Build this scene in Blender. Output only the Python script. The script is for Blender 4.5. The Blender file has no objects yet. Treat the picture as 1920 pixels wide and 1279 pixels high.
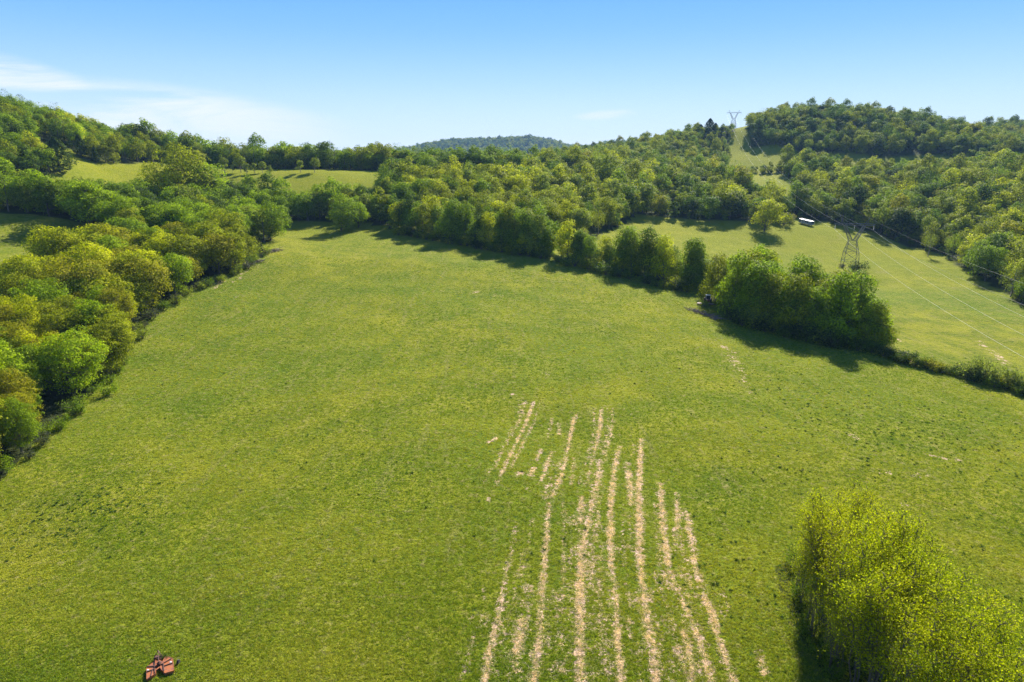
import bpy, math, random
import numpy as np
from mathutils import Vector, Matrix

# ------------------------------------------------------------------ camera, sky, sun, exposure
R_ = math.radians
sc = bpy.context.scene
C = sc.collection
ZC = 46.0
PITCH = R_(15.3)
F = 1280.0                     # focal length in photo pixels (1920 wide)
cam_d = bpy.data.cameras.new('camera')
cam_d.lens = 24.0
cam_d.sensor_width = 36.0
cam_d.clip_start = 0.5
cam_d.clip_end = 30000
cam = bpy.data.objects.new('camera', cam_d)
cam.location = (0, 0, ZC)
cam.rotation_euler = (math.pi/2 - PITCH, 0, 0)
C.objects.link(cam)
sc.camera = cam

SUN_AZ = R_(20.0)              # clockwise from +Y (the view direction)
SUN_EL = R_(31.5)
world = bpy.data.worlds.new('World')
sc.world = world
world.use_nodes = True
wn = world.node_tree
for n in list(wn.nodes):
    wn.nodes.remove(n)
def N(nt, typ, **kw):
    n = nt.nodes.new(typ)
    for k, v in kw.items():
        setattr(n, k, v)
    return n
def L(nt, a, b):
    nt.links.new(a, b)
sky = N(wn, 'ShaderNodeTexSky', sky_type='NISHITA')
sky.sun_disc = False
sky.sun_elevation = SUN_EL
sky.sun_rotation = SUN_AZ
sky.air_density = 1.0
sky.dust_density = 0.0
sky.ozone_density = 2.2
sky.altitude = 200
tc = N(wn, 'ShaderNodeTexCoord')
# thin cirrus: noise over the view direction, stretched sideways, low in the left of the sky
sep = N(wn, 'ShaderNodeSeparateXYZ'); L(wn, tc.outputs['Generated'], sep.inputs[0])
az = N(wn, 'ShaderNodeMath', operation='ARCTAN2'); L(wn, sep.outputs[0], az.inputs[0]); L(wn, sep.outputs[1], az.inputs[1])
el = N(wn, 'ShaderNodeMath', operation='ARCSINE'); L(wn, sep.outputs[2], el.inputs[0])
comb = N(wn, 'ShaderNodeCombineXYZ'); L(wn, az.outputs[0], comb.inputs[0]); L(wn, el.outputs[0], comb.inputs[1])
mp = N(wn, 'ShaderNodeMapping'); L(wn, comb.outputs[0], mp.inputs[0])
mp.inputs['Rotation'].default_value = (0, 0, R_(10)); mp.inputs['Scale'].default_value = (4.6, 24.0, 1)
nz = N(wn, 'ShaderNodeTexNoise'); L(wn, mp.outputs[0], nz.inputs['Vector'])
nz.inputs['Scale'].default_value = 1.0; nz.inputs['Detail'].default_value = 9; nz.inputs['Roughness'].default_value = 0.62
nz.inputs['Distortion'].default_value = 0.6
def wmath(op, a, b=None, c=None, clamp=False):
    m = N(wn, 'ShaderNodeMath', operation=op); m.use_clamp = clamp
    for i, v in enumerate((a, b, c)):
        if v is None: continue
        if isinstance(v, (int, float)): m.inputs[i].default_value = v
        else: L(wn, v, m.inputs[i])
    return m.outputs[0]
def wramp(v, a, b, lo=0.0, hi=1.0):
    m = N(wn, 'ShaderNodeMapRange', interpolation_type='SMOOTHSTEP')
    L(wn, v, m.inputs[0]); m.inputs[1].default_value = a; m.inputs[2].default_value = b
    m.inputs[3].default_value = lo; m.inputs[4].default_value = hi
    return m.outputs[0]
def bank(az0, el0, wa, we, rot):
    # soft elliptical bank of cloud round one direction
    da = wmath('SUBTRACT', az.outputs[0], az0); de = wmath('SUBTRACT', el.outputs[0], el0)
    c_, s_ = math.cos(rot), math.sin(rot)
    p = wmath('ADD', wmath('MULTIPLY', da, c_/wa), wmath('MULTIPLY', de, s_/wa))
    q = wmath('ADD', wmath('MULTIPLY', da, -s_/we), wmath('MULTIPLY', de, c_/we))
    d2 = wmath('ADD', wmath('MULTIPLY', p, p), wmath('MULTIPLY', q, q))
    return wramp(d2, 1.0, 0.0)
b1 = bank(R_(-34.5), R_(4.9), R_(9), R_(1.5), R_(-14))
b2 = bank(R_(-25.5), R_(2.5), R_(15), R_(2.6), R_(-5))
b3 = bank(R_(7.5), R_(3.0), R_(3.0), R_(0.5), R_(3))
bb = wmath('MAXIMUM', wmath('MAXIMUM', b1, b2), wmath('MULTIPLY', b3, 0.8))
cl = wmath('MULTIPLY', bb, wramp(nz.outputs['Fac'], 0.36, 0.66), clamp=True)
cl = wmath('MULTIPLY', cl, 1.0, clamp=True)
mixc = N(wn, 'ShaderNodeMix', data_type='RGBA')
# clear deep air: the Nishita sky toned towards the polarised blue of the day
rampn = N(wn, 'ShaderNodeValToRGB'); L(wn, wmath('DIVIDE', wmath('MAXIMUM', el.outputs[0], 0.0), math.pi/2), rampn.inputs[0])
cr_ = rampn.color_ramp; cr_.interpolation = 'B_SPLINE'
stops = [(0.0, (3.7, 4.25, 4.9)), (2.5, (3.1, 4.0, 5.0)), (5.5, (2.1, 3.45, 5.2)), (9, (1.05, 2.6, 5.0)), (13, (0.7, 2.2, 4.9)), (24, (0.45, 1.3, 3.2)), (90, (0.25, 0.6, 1.5))]
for i_, (d_, c_) in enumerate(stops):
    e_ = cr_.elements[i_] if i_ < 2 else cr_.elements.new(d_/90)
    e_.position = d_/90; e_.color = (*[q/8 for q in c_], 1)
sc8 = N(wn, 'ShaderNodeVectorMath', operation='SCALE'); L(wn, rampn.outputs[0], sc8.inputs[0]); sc8.inputs['Scale'].default_value = 8.0
tone = N(wn, 'ShaderNodeMix', data_type='RGBA'); tone.inputs[0].default_value = 0.93
L(wn, sky.outputs[0], tone.inputs[6]); L(wn, sc8.outputs[0], tone.inputs[7])
L(wn, cl, mixc.inputs[0]); L(wn, tone.outputs[2], mixc.inputs[6])
mixc.inputs[7].default_value = (4.6, 4.85, 5.1, 1)
hsv = N(wn, 'ShaderNodeHueSaturation'); hsv.inputs['Saturation'].default_value = 1.0
L(wn, mixc.outputs[2], hsv.inputs['Color'])
bg = N(wn, 'ShaderNodeBackground'); L(wn, hsv.outputs[0], bg.inputs[0])
bg.inputs[1].default_value = 0.07
wo = N(wn, 'ShaderNodeOutputWorld'); L(wn, bg.outputs[0], wo.inputs[0])

sd = bpy.data.lights.new('sun', 'SUN')
sd.energy = 5.0
sd.angle = R_(0.5)
sd.color = (1.0, 0.93, 0.82)
sun = bpy.data.objects.new('sun', sd)
dirv = Vector((math.sin(SUN_AZ)*math.cos(SUN_EL), math.cos(SUN_AZ)*math.cos(SUN_EL), math.sin(SUN_EL)))
sun.rotation_euler = dirv.to_track_quat('Z', 'Y').to_euler()
sun.location = (0, 0, 200)
C.objects.link(sun)
sc.view_settings.view_transform = 'Standard'
sc.view_settings.look = 'None'
sc.view_settings.exposure = 1.56
sc.view_settings.gamma = 1.0
sc.render.engine = 'CYCLES'
cy = sc.cycles
cy.max_bounces = 6; cy.diffuse_bounces = 3; cy.glossy_bounces = 2; cy.transmission_bounces = 4
cy.transparent_max_bounces = 4; cy.volume_bounces = 0
cy.use_denoising = True; cy.denoising_input_passes = 'RGB_ALBEDO_NORMAL'; cy.denoising_prefilter = 'NONE'
cy.sample_clamp_indirect = 4.0

# ------------------------------------------------------------------ pixel <-> world helpers
cp, sp = math.cos(PITCH), math.sin(PITCH)
def ray(px, py):
    u = (px-960)/F; v = (640-py)/F
    return np.array([u, cp+v*sp, -sp+v*cp])
def P3(px, py, Y):
    d = ray(px, py); t = Y/d[1]
    return (d[0]*t, Y, ZC+d[2]*t)
def project(x, y, z):
    t = y*cp-(z-ZC)*sp
    v = (y*sp+(z-ZC)*cp)/t
    return 960+F*x/t, 640-F*v, t

# ------------------------------------------------------------------ terrain surface
ctrl = [
 # open field
 (-60,40,0),(0,40,0),(60,40,-0.5),(0,90,0.3),(-60,100,0),(50,110,-0.6),(-90,100,0),(0,-60,0),(-150,-60,2),(150,-60,-3),
 (100,60,-2),(180,80,-4),(0,160,1.2),(-60,160,2.0),
]
ctrl_px = [
 (960,500,256),(720,430,331),(1000,470,286),(1330,565,221),(1650,658,170),(1920,735,143),(1340,595,199),
 (130,760,122),(240,650,159),(350,540,210),(460,495,238),(520,470,266),(455,420,338),(600,425,338),
 (740,440,321),(950,475,288),(1150,520,252),
 # field beyond the creek
 (1700,600,216),(1592,500,333),(1900,570,250),(1511,424,428),(1200,425,404),(1430,445,397),(1700,465,387),(1860,530,293),
 (1900,660,180),
 # left meadow and hill
 (50,470,230),(10,500,200),(100,410,260),(100,290,370),(0,215,430),(-150,190,430),(150,262,450),(240,292,460),(0,330,330),(40,380,290),
 (-150,300,330),(-100,400,250),
 # upper meadow
 (430,322,450),(600,322,450),(700,335,450),(300,345,400),(640,355,415),(560,375,385),(450,365,395),(200,345,380),
 # ridge behind it
 (500,318,500),(760,322,510),(900,322,545),(850,335,500),(850,400,370),(1000,360,450),(1000,310,650),(640,318,520),
 # central hill
 (1200,410,430),(1400,415,440),(1200,340,560),(1200,306,700),(1100,300,800),(1200,283,850),(1330,250,850),(1400,330,650),
 (1440,340,600),(1430,300,700),(1375,246,880),(1385,275,780),
 # right hill
 (1600,300,690),(1850,312,640),(1450,228,820),(1600,222,840),(1750,240,840),(1850,268,820),(1950,240,1000),(1880,278,880),(2050,240,1000),
 (1500,330,620),(1700,335,600),(1900,350,500),(1600,400,480),(1800,450,400),(1920,500,320),(1480,415,450),
 (2100,420,380),(2100,560,250),
]
cpts = [tuple(map(float, c)) for c in ctrl] + [P3(*c) for c in ctrl_px]
cpts += [(-700,300,80),(-600,700,55),(-300,700,34),(0,900,36),(200,1150,45),(500,1150,60),(900,1100,70),(-300,1200,25),(700,500,30),(700,200,5),
         (-400,100,25),(-300,0,12),(-900,1200,30),(1000,1600,60),(0,1400,20),(-1500,600,60),(1600,600,40),(-400,-100,8),(400,-100,0),(400,100,-4)]
cpts = np.array(cpts)
def _U(r2):
    return np.where(r2 > 0, r2*np.log(np.maximum(r2, 1e-9)), 0)*0.5
_S = 200.0
_q = cpts[:, :2]/_S
_n = len(_q)
_K = _U(((_q[:, None]-_q[None])**2).sum(-1)) + 0.012*np.eye(_n)
_Pm = np.c_[np.ones(_n), _q]
_A = np.block([[_K, _Pm], [_Pm.T, np.zeros((3, 3))]])
_w = np.linalg.solve(_A, np.r_[cpts[:, 2], 0, 0, 0])
def ground(x, y):
    x = np.asarray(x, float); y = np.asarray(y, float)
    sh = np.broadcast(x, y).shape
    xf = np.broadcast_to(x, sh).ravel(); yf = np.broadcast_to(y, sh).ravel()
    out = np.empty(len(xf))
    for i in range(0, len(xf), 40000):
        xs = xf[i:i+40000]/_S; ys = yf[i:i+40000]/_S
        r2 = (xs[:, None]-_q[None, :, 0])**2 + (ys[:, None]-_q[None, :, 1])**2
        out[i:i+40000] = _U(r2)@_w[:_n] + _w[_n] + _w[_n+1]*xs + _w[_n+2]*ys
    # past the modelled hills settle on gently rolling land, then two far ridges
    rr = np.clip((yf-1000)/500, 0, 1); rr = rr*rr*(3-2*rr)
    ra = np.clip((np.abs(xf)-900)/500, 0, 1)
    rr = np.maximum(rr, ra)
    far = 22 + 6*np.sin(xf/230+1)*np.cos(yf/310)
    far += 86*np.exp(-np.abs((xf+70)/400)**2.6-((yf-3300)/260)**2) + 9*np.sin(xf/90)*np.exp(-((xf+30)/450)**2-((yf-3300)/260)**2)
    far += 66*np.exp(-((xf-520)/170)**2-((yf-3500)/260)**2)
    out = np.clip(out, -12, 110)*(1-rr)+far*rr
    # small undulation
    out += 0.22*np.sin(xf/9.0+1.3*np.sin(yf/17.0))*np.cos(yf/11.0+0.7*np.sin(xf/13.0))
    return out.reshape(sh)
def gz(x, y):
    return float(ground(np.array([x]), np.array([y]))[0])
def hit(px, py):
    d = ray(px, py)
    ys = np.concatenate([np.arange(25, 400, 1.0), np.arange(400, 3600, 4.0)])
    xs = d[0]*ys/d[1]; zs = ZC+d[2]*ys/d[1]
    g = ground(xs, ys)
    k = np.argmax(zs < g)
    if k == 0: k = len(ys)-1
    a = (zs[k-1]-g[k-1]); b = (g[k]-zs[k])
    f = a/(a+b+1e-9); Y = ys[k-1]*(1-f)+ys[k]*f
    return (d[0]*Y/d[1], Y)
def XY(px, Y):
    X = (px-960)/F*Y
    for _ in range(3):
        X = (px-960)/F*(Y*cp-(gz(X, Y)-ZC)*sp)
    return (X, Y)

# ------------------------------------------------------------------ object helpers
def tag(o, label=None, cat=None, group=None, kind=None):
    if label: o['label'] = label
    if cat: o['category'] = cat
    if group: o['group'] = group
    if kind: o['kind'] = kind
    return o
def mesh_np(name, verts, faces, mat=None, smooth=False, attrs=None):
    """faces: (n,k) int array, all with k corners"""
    me = bpy.data.meshes.new(name)
    verts = np.asarray(verts, np.float32); faces = np.asarray(faces, np.int32)
    nf, k = faces.shape
    me.vertices.add(len(verts)); me.vertices.foreach_set('co', verts.ravel())
    me.loops.add(nf*k); me.loops.foreach_set('vertex_index', faces.ravel())
    me.polygons.add(nf); me.polygons.foreach_set('loop_start', np.arange(nf, dtype=np.int32)*k)
    me.polygons.foreach_set('loop_total', np.full(nf, k, np.int32))
    if smooth: me.polygons.foreach_set('use_smooth', np.ones(nf, bool))
    me.update(calc_edges=True)
    for an, av in (attrs or {}).items():
        a = me.attributes.new(an, 'FLOAT', 'POINT'); a.data.foreach_set('value', np.asarray(av, np.float32))
    if mat: me.materials.append(mat)
    return me
def link(name, me, parent=None, loc=None):
    o = bpy.data.objects.new(name, me); C.objects.link(o)
    if parent: o.parent = parent
    if loc is not None: o.location = loc
    return o
def empty(name, loc=(0, 0, 0), rz=0.0):
    o = bpy.data.objects.new(name, None); C.objects.link(o)
    o.location = loc; o.rotation_euler = (0, 0, rz); o.empty_display_size = 0.5
    return o
class MB:
    """collects boxes, tubes and polygons into one mesh"""
    def __init__(s): s.v = []; s.f = []
    def poly(s, pts):
        i = len(s.v); s.v += [tuple(p) for p in pts]; s.f.append(list(range(i, i+len(pts))))
    def box(s, c, size, rot=None, bev=0):
        cx, cy_, cz = c; a, b, d = [q/2 for q in size]
        i = len(s.v)
        for z in (-d, d):
            for x, y in ((-a, -b), (a, -b), (a, b), (-a, b)):
                p = Vector((x, y, z))
                if rot is not None: p = rot @ p
                s.v.append((cx+p.x, cy_+p.y, cz+p.z))
        for q in ((3, 2, 1, 0), (4, 5, 6, 7), (0, 1, 5, 4), (1, 2, 6, 5), (2, 3, 7, 6), (3, 0, 4, 7)):
            s.f.append([i+k for k in q])
    def prism(s, outline, z0, z1):
        n = len(outline); i = len(s.v)
        s.v += [(x, y, z0) for x, y in outline]+[(x, y, z1) for x, y in outline]
        s.f.append([i+k for k in reversed(range(n))]); s.f.append([i+n+k for k in range(n)])
        for k in range(n):
            s.f.append([i+k, i+(k+1) % n, i+n+(k+1) % n, i+n+k])
    def tube(s, pts, rad, n=5, cap=True):
        pts = [Vector(p) for p in pts]
        if not hasattr(rad, '__len__'): rad = [rad]*len(pts)
        i0 = len(s.v)
        for k, p in enumerate(pts):
            d = (pts[min(k+1, len(pts)-1)]-pts[max(k-1, 0)])
            d = d.normalized() if d.length > 1e-9 else Vector((0, 0, 1))
            a = d.cross(Vector((0, 0, 1)) if abs(d.z) < 0.9 else Vector((1, 0, 0))).normalized(); b = d.cross(a)
            for j in range(n):
                t = 2*math.pi*j/n
                q = p+(a*math.cos(t)+b*math.sin(t))*rad[k]; s.v.append((q.x, q.y, q.z))
        for k in range(len(pts)-1):
            for j in range(n):
                a0 = i0+k*n+j; a1 = i0+k*n+(j+1) % n
                s.f.append([a0, a1, a1+n, a0+n])
        if cap:
            s.f.append([i0+j for j in reversed(range(n))]); e = i0+(len(pts)-1)*n
            s.f.append([e+j for j in range(n)])
    def cyl(s, a, b, r, n=16): s.tube([a, b], r, n)
    def mesh(s, name, mat=None, smooth=False):
        me = bpy.data.meshes.new(name); me.from_pydata(s.v, [], s.f); me.update()
        if smooth: me.polygons.foreach_set('use_smooth', np.ones(len(me.polygons), bool))
        if mat: me.materials.append(mat)
        return me
    def build(s, name, mat, parent=None, loc=None, smooth=False, bevel=0):
        o = link(name, s.mesh(name, mat, smooth), parent, loc)
        if bevel:
            m = o.modifiers.new('bevel', 'BEVEL'); m.width = bevel; m.segments = 2; m.limit_method = 'ANGLE'
        return o

# ------------------------------------------------------------------ materials
def new_mat(name):
    m = bpy.data.materials.new(name); m.use_nodes = True
    nt = m.node_tree
    for n in list(nt.nodes): nt.nodes.remove(n)
    return m, nt, N(nt, 'ShaderNodeOutputMaterial')
def mth(nt, op, a, b=None, c=None, clamp=False):
    m = N(nt, 'ShaderNodeMath', operation=op); m.use_clamp = clamp
    for i, v in enumerate((a, b, c)):
        if v is None: continue
        if isinstance(v, (int, float)): m.inputs[i].default_value = v
        else: L(nt, v, m.inputs[i])
    return m.outputs[0]
def sstep(nt, v, a, b, lo=0.0, hi=1.0):
    m = N(nt, 'ShaderNodeMapRange', interpolation_type='SMOOTHSTEP')
    L(nt, v, m.inputs[0])
    for i, q in enumerate((a, b, lo, hi)): m.inputs[i+1].default_value = q
    return m.outputs[0]
def noise(nt, vec, scale, detail=4, rough=0.55, dist=0.0):
    n = N(nt, 'ShaderNodeTexNoise'); L(nt, vec, n.inputs['Vector'])
    n.inputs['Scale'].default_value = scale; n.inputs['Detail'].default_value = detail
    n.inputs['Roughness'].default_value = rough; n.inputs['Distortion'].default_value = dist
    return n.outputs['Fac']
def mixcol(nt, f, a, b, mode='MIX'):
    m = N(nt, 'ShaderNodeMix', data_type='RGBA', blend_type=mode)
    if isinstance(f, (int, float)): m.inputs[0].default_value = f
    else: L(nt, f, m.inputs[0])
    for i, v in ((6, a), (7, b)):
        if isinstance(v, tuple): m.inputs[i].default_value = (*v, 1)
        else: L(nt, v, m.inputs[i])
    return m.outputs[2]
ALB = 0.98
def leaf_mat(name, trans=0.32, tint=None):
    m, nt, out = new_mat(name)
    if tint is None:
        at = N(nt, 'ShaderNodeAttribute', attribute_type='INSTANCER', attribute_name='tint')
        base = mixcol(nt, 1.0, at.outputs['Color'], (ALB, ALB, ALB), 'MULTIPLY')
    else:
        rgb = N(nt, 'ShaderNodeRGB'); rgb.outputs[0].default_value = (*tint, 1); base = rgb.outputs[0]
    va = N(nt, 'ShaderNodeAttribute', attribute_type='GEOMETRY', attribute_name='var')
    k = sstep(nt, va.outputs['Fac'], 0.0, 1.0, 0.50, 1.65)
    hs = N(nt, 'ShaderNodeHueSaturation'); L(nt, base, hs.inputs['Color']); L(nt, k, hs.inputs['Value'])
    hs.inputs['Saturation'].default_value = 1.0
    h = sstep(nt, va.outputs['Fac'], 0.0, 1.0, 0.520, 0.498); L(nt, h, hs.inputs['Hue'])
    pb = N(nt, 'ShaderNodeBsdfPrincipled'); L(nt, hs.outputs[0], pb.inputs['Base Color'])
    pb.inputs['Roughness'].default_value = 0.6; pb.inputs['Specular IOR Level'].default_value = 0.02
    tl = N(nt, 'ShaderNodeBsdfTranslucent')
    tcx = mixcol(nt, 1.0, hs.outputs[0], (1.30, 1.45, 0.4), 'MULTIPLY'); L(nt, tcx, tl.inputs[0])
    mx = N(nt, 'ShaderNodeMixShader'); mx.inputs[0].default_value = trans
    L(nt, pb.outputs[0], mx.inputs[1]); L(nt, tl.outputs[0], mx.inputs[2]); L(nt, mx.outputs[0], out.inputs[0])
    return m
LEAF = leaf_mat('leaf')
def simple(name, col, rough=0.6, metal=0.0, spec=0.5, nscale=0, ncol=None, namt=0.6, bump=0.0, lo=0.4, hi=0.65):
    m, nt, out = new_mat(name)
    pb = N(nt, 'ShaderNodeBsdfPrincipled'); L(nt, pb.outputs[0], out.inputs[0])
    pb.inputs['Base Color'].default_value = (*col, 1); pb.inputs['Roughness'].default_value = rough
    pb.inputs['Metallic'].default_value = metal; pb.inputs['Specular IOR Level'].default_value = spec
    if nscale:
        t = N(nt, 'ShaderNodeTexCoord')
        nf = noise(nt, t.outputs['Object'], nscale, 5, 0.6)
        f = sstep(nt, nf, lo, hi, 0, namt)
        L(nt, mixcol(nt, f, col, ncol or tuple(c*0.5 for c in col)), pb.inputs['Base Color'])
        if bump:
            bp = N(nt, 'ShaderNodeBump'); bp.inputs['Strength'].default_value = bump; L(nt, nf, bp.inputs['Height']); L(nt, bp.outputs[0], pb.inputs['Normal'])
    return m
BARK = simple('bark', (0.085, 0.065, 0.048), 0.9, nscale=6, ncol=(0.16, 0.14, 0.12), bump=0.4)
BARK_PALE = simple('pale_bark', (0.26, 0.22, 0.18), 0.85, nscale=5, ncol=(0.12, 0.10, 0.08))
TWIG = simple('dead_twigs', (0.20, 0.16, 0.14), 0.9, nscale=4, ncol=(0.07, 0.05, 0.05))
RUST = simple('rusty_orange_paint', (0.31, 0.090, 0.018), 0.55, nscale=3.5, ncol=(0.16, 0.06, 0.045), namt=0.8, bump=0.15, lo=0.45, hi=0.6)
RUST_DK = simple('dark_rust', (0.10, 0.035, 0.02), 0.7, nscale=6, ncol=(0.03, 0.015, 0.012))
STEEL = simple('galvanised_steel', (0.20, 0.195, 0.18), 0.5, 0.4, nscale=2, ncol=(0.10, 0.09, 0.08))
WIRE = simple('aluminium_cable', (0.70, 0.68, 0.60), 0.42, 0.0)
GWIRE = simple('earth_wire_steel', (0.18, 0.18, 0.17), 0.5, 0.4)
INSUL = simple('insulator_glass', (0.55, 0.52, 0.48), 0.25)
WHITE = simple('white_paint', (0.50, 0.50, 0.52), 0.35, nscale=1.2, ncol=(0.6, 0.6, 0.6), namt=0.4)
SILVER = simple('silver_grey_paint', (0.27, 0.30, 0.36), 0.4)
DARK = simple('black_rubber', (0.02, 0.02, 0.022), 0.8)
GLASS = simple('dark_glass', (0.02, 0.025, 0.03), 0.08)
DRED = simple('dark_red_paint', (0.16, 0.02, 0.02), 0.5, nscale=3, ncol=(0.06, 0.02, 0.02))
BOARD = simple('weathered_boards', (0.17, 0.115, 0.095), 0.8, nscale=3, ncol=(0.12, 0.07, 0.06))
PALE_METAL = simple('pale_worn_metal', (0.62, 0.64, 0.70), 0.4, nscale=3, ncol=(0.3, 0.3, 0.3))

# ------------------------------------------------------------------ pasture rows of bare straw (world curves)
def zc(p): return hit(860+0.437*p[0], 720+0.437*p[1])
rows = [
 ([(110,1290),(150,1070),(180,960),(190,880),(225,730),(250,590)], [1,1.05,.8,.6,.55,.3], .42),
 ([(320,1290),(345,1080),(355,950),(370,720),(385,560),(395,500),(440,400),(465,300),(490,170),(505,130)], [.95,1,.85,1,.8,.6,.85,.7,1,.5], .42),
 ([(250,1170),(275,1000)], [.8,.8], 1.0), ([(255,1250),(255,1190)], [.6,.6], .6),
 ([(520,1290),(520,1050),(520,870),(530,700),(560,580),(590,440),(605,340)], [1.1,1,1.1,.9,.7,.8,.6], .62),
 ([(520,600),(530,490)], [.8,.9], .45), ([(600,1100),(600,900),(608,700)], [.45,.45,.6], .5),
 ([(640,960),(620,1150)], [.5,.4], .6), ([(560,1000),(640,1290)], [.35,.4], 1.4),
 ([(700,1290),(685,1150),(675,950),(655,780),(650,650),(650,520),(670,350),(690,265)], [1,1.05,.85,.85,1,.9,1.05,.8], .48),
 ([(850,1290),(825,1100),(810,1000),(790,880),(775,720),(775,540),(775,400),(785,240)], [1.1,1.1,.9,.75,1.05,1.05,.95,.75], .55),
 ([(740,520),(730,400),(722,340)], [.8,.9,.5], .5), ([(735,720),(735,560)], [.45,.4], .35), ([(745,310),(755,240)], [.55,.35], .3),
 ([(1005,1290),(985,1130),(960,1060)], [.85,.9,.7], .55), ([(940,1150),(915,1010)], [.75,.6], .3), ([(975,1250),(960,1180)], [.6,.7], .7),
 ([(1090,1290),(1040,1130),(990,990),(930,880),(905,800),(880,650),(870,520),(865,430)], [.95,.9,.75,.7,1,.85,1,.85], .5),
 ([(860,640),(845,500)], [.5,.45], .4),
 ([(1180,1290),(1130,1130),(1090,1000),(1040,880),(1010,760),(990,620),(975,540)], [1,1,1.05,.8,1,.8,.5], .5),
 ([(930,680),(940,560),(935,470)], [.8,.85,.4], .5), ([(1310,1245),(1290,1150)], [.75,.5], .4), ([(1040,1010),(1030,920)], [.5,.5], .3),
 ([(325,70),(285,180),(225,300),(195,360),(160,440)], [.9,.95,.85,.7,.5], .35), ([(232,45),(230,60)], [1,1], .4), ([(270,60),(265,130)], [.5,.5], .6),
 ([(400,150),(380,240)], [.5,.4], .3), ([(355,420),(385,330),(405,290)], [.7,.75,.4], .45), ([(130,250),(160,235)], [.9,.7], .35),
 ([(610,100),(610,170),(590,260),(575,330),(545,430)], [.5,1,.7,.5,.7], .4), ([(430,220),(430,170)], [.6,.6], .35),
 ([(308,392),(320,365)], [1.1,.9], .5), ([(335,330),(352,280)], [.9,.9], .35), ([(480,430),(495,320)], [.6,.5], .35), ([(255,385),(270,385)], [.9,.9], .4),
 ([(470,560),(500,600)], [.55,.5], .9), ([(90,1020),(130,1000)], [.5,.5], 1.2), ([(290,870),(300,950)], [.4,.5], .9), ([(920,870),(990,910)], [.6,.5], .5),
 ([(130,495),(132,500)], [.8,.8], .35), ([(290,445),(292,450)], [.8,.8], .4), ([(660,230),(620,240)], [.5,.4], .4),
]
rows += [([(300,1290),(420,900)], [.34,.26], 1.6), ([(440,1290),(480,900),(520,620)], [.36,.32,.22], 1.3), ([(610,1290),(620,900),(620,600)], [.36,.34,.22], 1.5), ([(760,1290),(740,950)], [.32,.22], 1.1), ([(940,1290),(900,950)], [.32,.2], 1.3), ([(1060,1290),(1000,1050),(940,850)], [.32,.28,.22], 1.2), ([(180,1290),(200,1050)], [.32,.22], 1.1), ([(380,480),(430,330)], [.3,.25], 1.4), ([(620,330),(600,240)], [.28,.24], 1.5)]
row_w = []
for pts, s, w in rows:
    row_w.append(([zc(p) for p in pts], s, w))
rq = random.Random(5)
for pts, s_, w_ in list(row_w):
    if len(pts) < 4: continue
    for _ in range(8):
        off = rq.choice((-1, 1))*rq.uniform(0.7, 2.2); n_ = len(pts); a_ = rq.randrange(0, max(1, n_//2)); b_ = min(n_, a_+rq.randint(2, 4))
        row_w.append(([(p[0]+off+rq.uniform(-.15, .15), p[1]) for p in pts[a_:b_]], [rq.uniform(.30, .62) for _ in range(b_-a_)], rq.uniform(.14, .32)))
# faint wheel tracks and bare scuffs elsewhere, in photo pixels
for pts, s, w in [([(1375,660),(1392,700),(1410,745)], [.35,.42,.35], .7), ([(395,545),(425,520)], [.6,.5], .7), ([(440,530),(455,512)], [.5,.55], .6),
                  ([(443,556),(448,556)], [.8,.8], .6), ([(1590,812),(1605,820)], [.35,.35], 1.2), ([(1745,853),(1790,862)], [.42,.42], .9),
                  ([(1650,885),(1730,892)], [.38,.38], 1.0), ([(1700,950),(1715,955)], [.7,.7], .7), ([(1360,650),(1385,690)], [.35,.4], 1.6),
                  ([(1020,700),(1030,705)], [.6,.5], .5), ([(1690,640),(1670,632)], [.7,.6], .6), ([(1710,625),(1712,626)], [.8,.7], .5),
                  ([(1860,660),(1895,690)], [.6,.5], .9), ([(1835,640),(1850,655)], [.5,.5], .6), ([(890,548),(940,555)], [.35,.3], 1.2),
                  ([(1700,676),(1705,678)], [.9,.9], .9), ([(1755,672),(1765,674)], [.6,.6], .8)]:
    row_w.append(([hit(*p) for p in pts], s, w))
def straw_field(x, y):
    out = np.zeros(len(x))
    for pts, s, w in row_w:
        for k in range(len(pts)-1):
            (ax, ay), (bx, by) = pts[k], pts[k+1]
            dx, dy = bx-ax, by-ay; l2 = dx*dx+dy*dy+1e-9
            t = np.clip(((x-ax)*dx+(y-ay)*dy)/l2, 0, 1)
            d2 = (x-ax-t*dx)**2+(y-ay-t*dy)**2
            out = np.maximum(out, (s[k]*(1-t)+s[k+1]*t)*np.exp(-d2/(w*w*1.0)))
    return out

# ------------------------------------------------------------------ regions of trees (polygons on the ground)
def inside(poly, x, y):
    x = np.asarray(x, float); y = np.asarray(y, float)
    r = np.zeros(x.shape, bool); n = len(poly); j = n-1
    for i in range(n):
        xi, yi = poly[i]; xj, yj = poly[j]
        c = ((yi > y) != (yj > y)) & (x < (xj-xi)*(y-yi)/(yj-yi+1e-12)+xi)
        r ^= c; j = i
    return r
edgeA = [hit(*p) for p in [(-60,1000),(-10,915),(60,838),(125,772),(222,695),(238,640),(275,590),(345,548),(450,505),(480,490)]]
polyA = edgeA+[XY(395, 262), XY(250, 240), XY(120, 212), XY(60, 185), XY(0, 150), XY(-80, 128), XY(-200, 95), (-150, 50)]
polyB = [(-300,262),(-200,258),(-168,268),(-140,252),(-108,262),(-100,290)]+[XY(455,342),XY(600,347),XY(690,345),XY(745,330),XY(760,350),XY(680,372),XY(560,372),XY(440,378),XY(330,360),XY(250,325),XY(150,300),XY(0,300)]
hedge_edge = [hit(*p) for p in [(735,432),(800,448),(900,462),(1000,480),(1100,500),(1200,520),(1290,540),(1345,556)]]
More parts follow.
